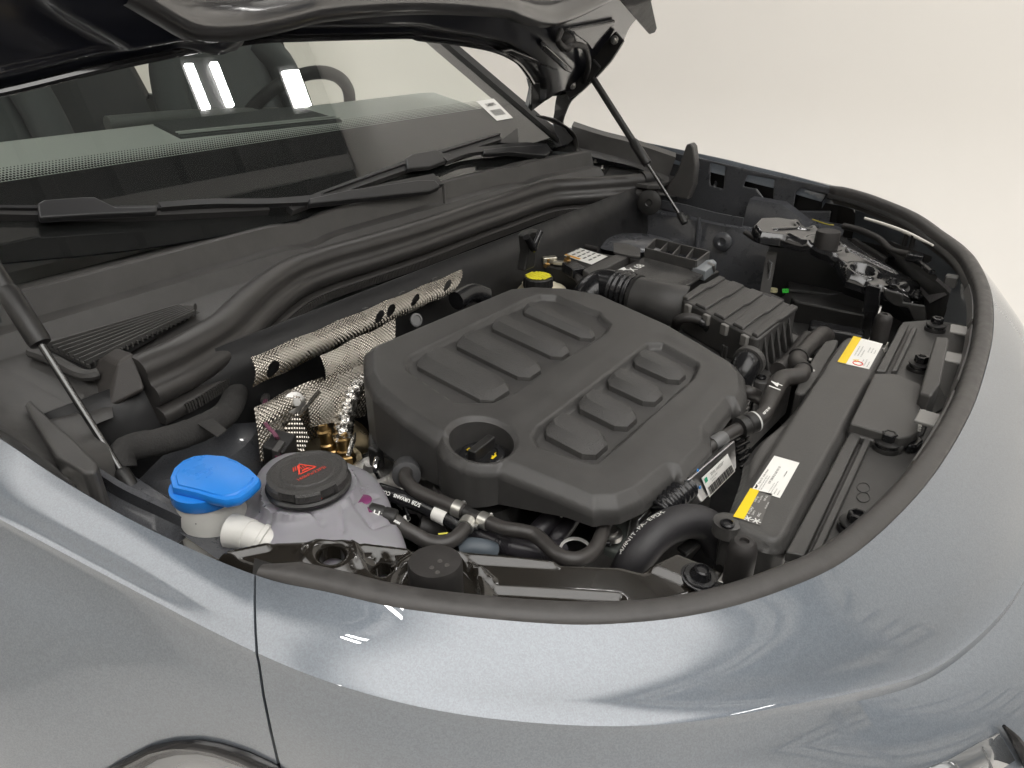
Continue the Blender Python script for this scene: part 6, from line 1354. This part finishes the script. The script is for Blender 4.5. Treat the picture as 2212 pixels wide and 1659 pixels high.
patch('white_mark', bq([(600, 1170), (640, 1150), (655, 1165), (615, 1180)], .8985), white_pr, bt)
text('lettering', 'HH-44', bq([(1050, 1230)], .901)[0], bq([(1130, 1200)], .9)[0] - bq([(990, 1260)], .9)[0], np.array([-1, .2, 0]), .022, black_pr, bt, bold=.0006)
fr4 = bq([(770, 1060), (830, 1000), (1160, 1080), (1080, 1140)], .912)
for a, b in ((0, 1), (1, 2), (2, 3), (3, 0)): box('tray_wall', (fr4[a] + fr4[b]) / 2, (np.linalg.norm(fr4[b] - fr4[a]), .004, .020), plastic_gy, bt, ax=fr4[b] - fr4[a], bevel=.001)
for s in (.25, .5, .75):
    a, b = bil(fr4, s, 0), bil(fr4, s, 1); box('tray_divider', (a + b) / 2 if False else (bil([fr4[0], fr4[3], fr4[2], fr4[1]], s, 0) + bil([fr4[0], fr4[3], fr4[2], fr4[1]], s, 1)) / 2, (.075, .003, .016), plastic_gy, bt, ax=fr4[1] - fr4[0], bevel=.001)
prism('silver_connector', bq([(1040, 1115), (1190, 1100), (1210, 1120), (1140, 1175), (1060, 1150)], .908), .02, mat('grey connector', (.30, .32, .34), .35, metal=.4), bt, bevel=.002)
for k in range(3): tube('connector_pin', [P(*uv('3', 1160 + k * 14, 1125 + k * 6), z=.91), P(*uv('3', 1165 + k * 14, 1160 + k * 6), z=.895)], .003, steel, bt, seg=8)
tm = thing('battery_terminal', 'brass and copper battery clamp with wires behind the yellow brake cap', 'battery terminal', P(*uv('3', 200, 1110), z=.88))
box('clamp_body', P(*uv('3', 180, 1105), z=.897), (.03, .016, .014), mat('tarnished tin', (.55, .52, .44), .35, metal=.9, bump=.3), tm, ax=(.6, .7, 0), bevel=.002)
box('clamp_bridge', P(*uv('3', 255, 1125), z=.895), (.035, .012, .008), mat('tarnished tin', (.55, .52, .44), .35, metal=.9), tm, ax=(.9, .3, 0), bevel=.002)
for a, b, z in ((200, 995, .915), (205, 1035, .905), (290, 1110, .90), (165, 1130, .89)):
    lathe('terminal_nut', P(*uv('3', a, b), z=z), (.3, 0, 1), [(.008, -.006), (.008, .003), (.004, .004), (.004, .012), (.0004, .012)], brass if b > 1100 else steel, tm, seg=6, smooth=20)
lathe('copper_ring', P(*uv('3', 195, 1022), z=.905), (.4, .8, .2), [(.009, 0), (.012, .001), (.012, .012), (.009, .013)], mat('copper', (.6, .28, .16), .35, metal=1), tm, seg=18)
for pts, r in (([(300, 1180), (350, 1210), (390, 1245)], .008), ([(270, 1140), (330, 1185), (370, 1250)], .006), ([(150, 1020), (220, 990), (320, 1010), (480, 1040)], .006)):
    tube('battery_lead', [P(*uv('3', a, b), z=.885) for a, b in pts], r, rubber, tm, seg=12)
box('fuse_block', P(*uv('3', 330, 1165), z=.893), (.03, .05, .02), plastic_gloss, tm, ax=(.5, .8, 0), bevel=.003)
pst = thing('cable_bracket', 'tall black looped cable bracket behind the brake fluid cap', 'bracket', P(*uv('3', 80, 1100), z=.85))
prism('post', [P(*uv('3', a, b), x=-.70) for a, b in [(40, 960), (70, 930), (130, 920), (130, 970), (105, 1040), (95, 1150), (30, 1180), (50, 1060)]], (-.02, 0, 0), plastic_dk, pst, bevel=.004)
tube('loop', [P(*uv('3', a, b), x=-.69) for a, b in [(40, 965), (60, 1000), (85, 1040), (95, 1000), (125, 930)]], .006, plastic_gloss, pst, seg=10)

# ------------------------------------------------------------------ brake fluid reservoir
bf = thing('brake_fluid_reservoir', 'cream brake fluid reservoir with a yellow topped black cap', 'reservoir', P(*uv('3', 110, 1240), z=.82))
bo = P(*uv('3', 110, 1250), z=.875)
lathe('reservoir', bo - np.array([0, 0, .05]), (0, 0, 1), [(.055, 0), (.058, .02), (.052, .034), (.036, .044), (.027, .05), (.025, .056)], cream_plastic, bf, seg=40, sx=1, sy=1.25, ref=(1, 0, 0))
box('shoulder', P(*uv('3', -10, 1265), z=.860), (.05, .04, .04), cream_plastic, bf, bevel=.012)
bc = P(*uv('3', 112, 1202), z=.905)
lathe('cap', bc - np.array([0, 0, .022]), (0, 0, 1), [(.0275, 0), (.0285, .001), (.0285, .018), (.0265, .021), (.0004, .0215)], plastic_dk, bf, seg=72, rmod=lambda a, h: 1 - .03 * (math.cos(18 * a) > 0) if h < .019 else 1, smooth=20)
for r_ in np.linspace(-.020, .020, 8):
    wdt = math.sqrt(max(0, .0235 ** 2 - r_ ** 2)); n = max(1, int(wdt * 2 / .0085)); xx = np.linspace(-wdt, wdt, n + 1)
    for a, b in zip(xx, xx[1:]):
        o = bc + np.array([r_, (a + b) / 2, .0003 - .001]); box('yellow_block', o + np.array([0, 0, .0008]), (.0046, (b - a) - .0012, .0012), mat('raised yellow print', (.78, .70, .03), .45), bf, bevel=.0003)

# dark lines, pipes, clutter on the far side of the bay
tube('loom', [P(u, v, z=z) for u, v, z in [(1560, 615, .83), (1600, 640, .84), (1650, 640, .84), (1690, 655, .83)]], .009, rubber, car, seg=12)
tr_ = thing('toothed_rack', 'grey ridged plastic strap standing in the dark gap beside the air filter box', 'strap', P(*uv('3', 1510, 1280), z=.78))
ra, rb = P(*uv('3', 1545, 1075), z=.89), P(*uv('3', 1505, 1300), z=.80)
box('strap', (ra + rb) / 2, (np.linalg.norm(rb - ra), .022, .006), plastic_gy, tr_, ax=rb - ra, up=CAM - ra, bevel=.001)
for k in range(15):
    o = ra + (rb - ra) * (.2 + k * .054); tube('tooth', [o + np.array([.006, -.008, .001]), o + np.array([-.006, .008, .001])], .0022, mat('grey tooth', (.2, .2, .2), .4), tr_, seg=6)
lathe('pale_grommet', P(*uv('3', 1555, 1298), z=.80), (0, 0, 1), [(.010, 0), (.009, .006), (.0004, .008)], mat('yellowish plastic', (.45, .42, .25), .4), tr_, seg=16)
gs = [P(*uv('3', a, b), z=.80) for a, b in [(1608, 1295), (1648, 1293), (1650, 1318), (1610, 1320)]]
gst = patch('green_sticker', gs, green_st, tr_, lift=.004); text('lettering', '427', bil(gs, .5, .5) + np.array([0, -.002, .006]), gs[1] - gs[0], gs[0] - gs[3], .012, black_pr, gst)
fm = thing('fan_motor_cover', 'dark ribbed radiator fan housing in the gap behind the radiator cover', 'fan housing', P(*uv('4', 950, 420), z=.78))
prism('housing', [P(*uv('4', a, b), z=.83) for a, b in [(780, 340), (950, 350), (1230, 420), (1240, 460), (940, 400), (800, 370)]], .05, plastic_dk, fm, bevel=.006)
prism('housing', [P(*uv('4', a, b), z=.82) for a, b in [(900, 480), (1240, 545), (1230, 590), (890, 530)]], .05, plastic_gloss, fm, bevel=.006)
lathe('rivet', P(*uv('4', 1240, 432), z=.84), (-.5, -.5, .5), [(.006, 0), (.005, .004), (.0004, .005)], steel, fm, seg=12)
prism('back_plate', [P(*uv('4', a, b), z=.80) for a, b in [(760, 200), (1150, 260), (1240, 330), (1000, 330), (760, 300)]], .05, plastic_dk, fm, bevel=.006)
lathe('clip_disc', P(898, 691, x=-.745), (1, -.2, .3), [(.011, 0), (.011, .003), (.008, .004), (.007, .002), (.0004, .002)], mat('grey clip', (.2, .2, .2), .4), car, seg=20)
tube('bright_fitting', [P(1000, 668, z=.86), P(1012, 655, z=.87), P(1026, 650, z=.868)], .005, steel, car, seg=8)
tube('glossy_pipe', [P(985, 650, x=-.72), P(1020, 632, x=-.72), P(1050, 640, x=-.71)], .016, plastic_gloss, car, seg=14)
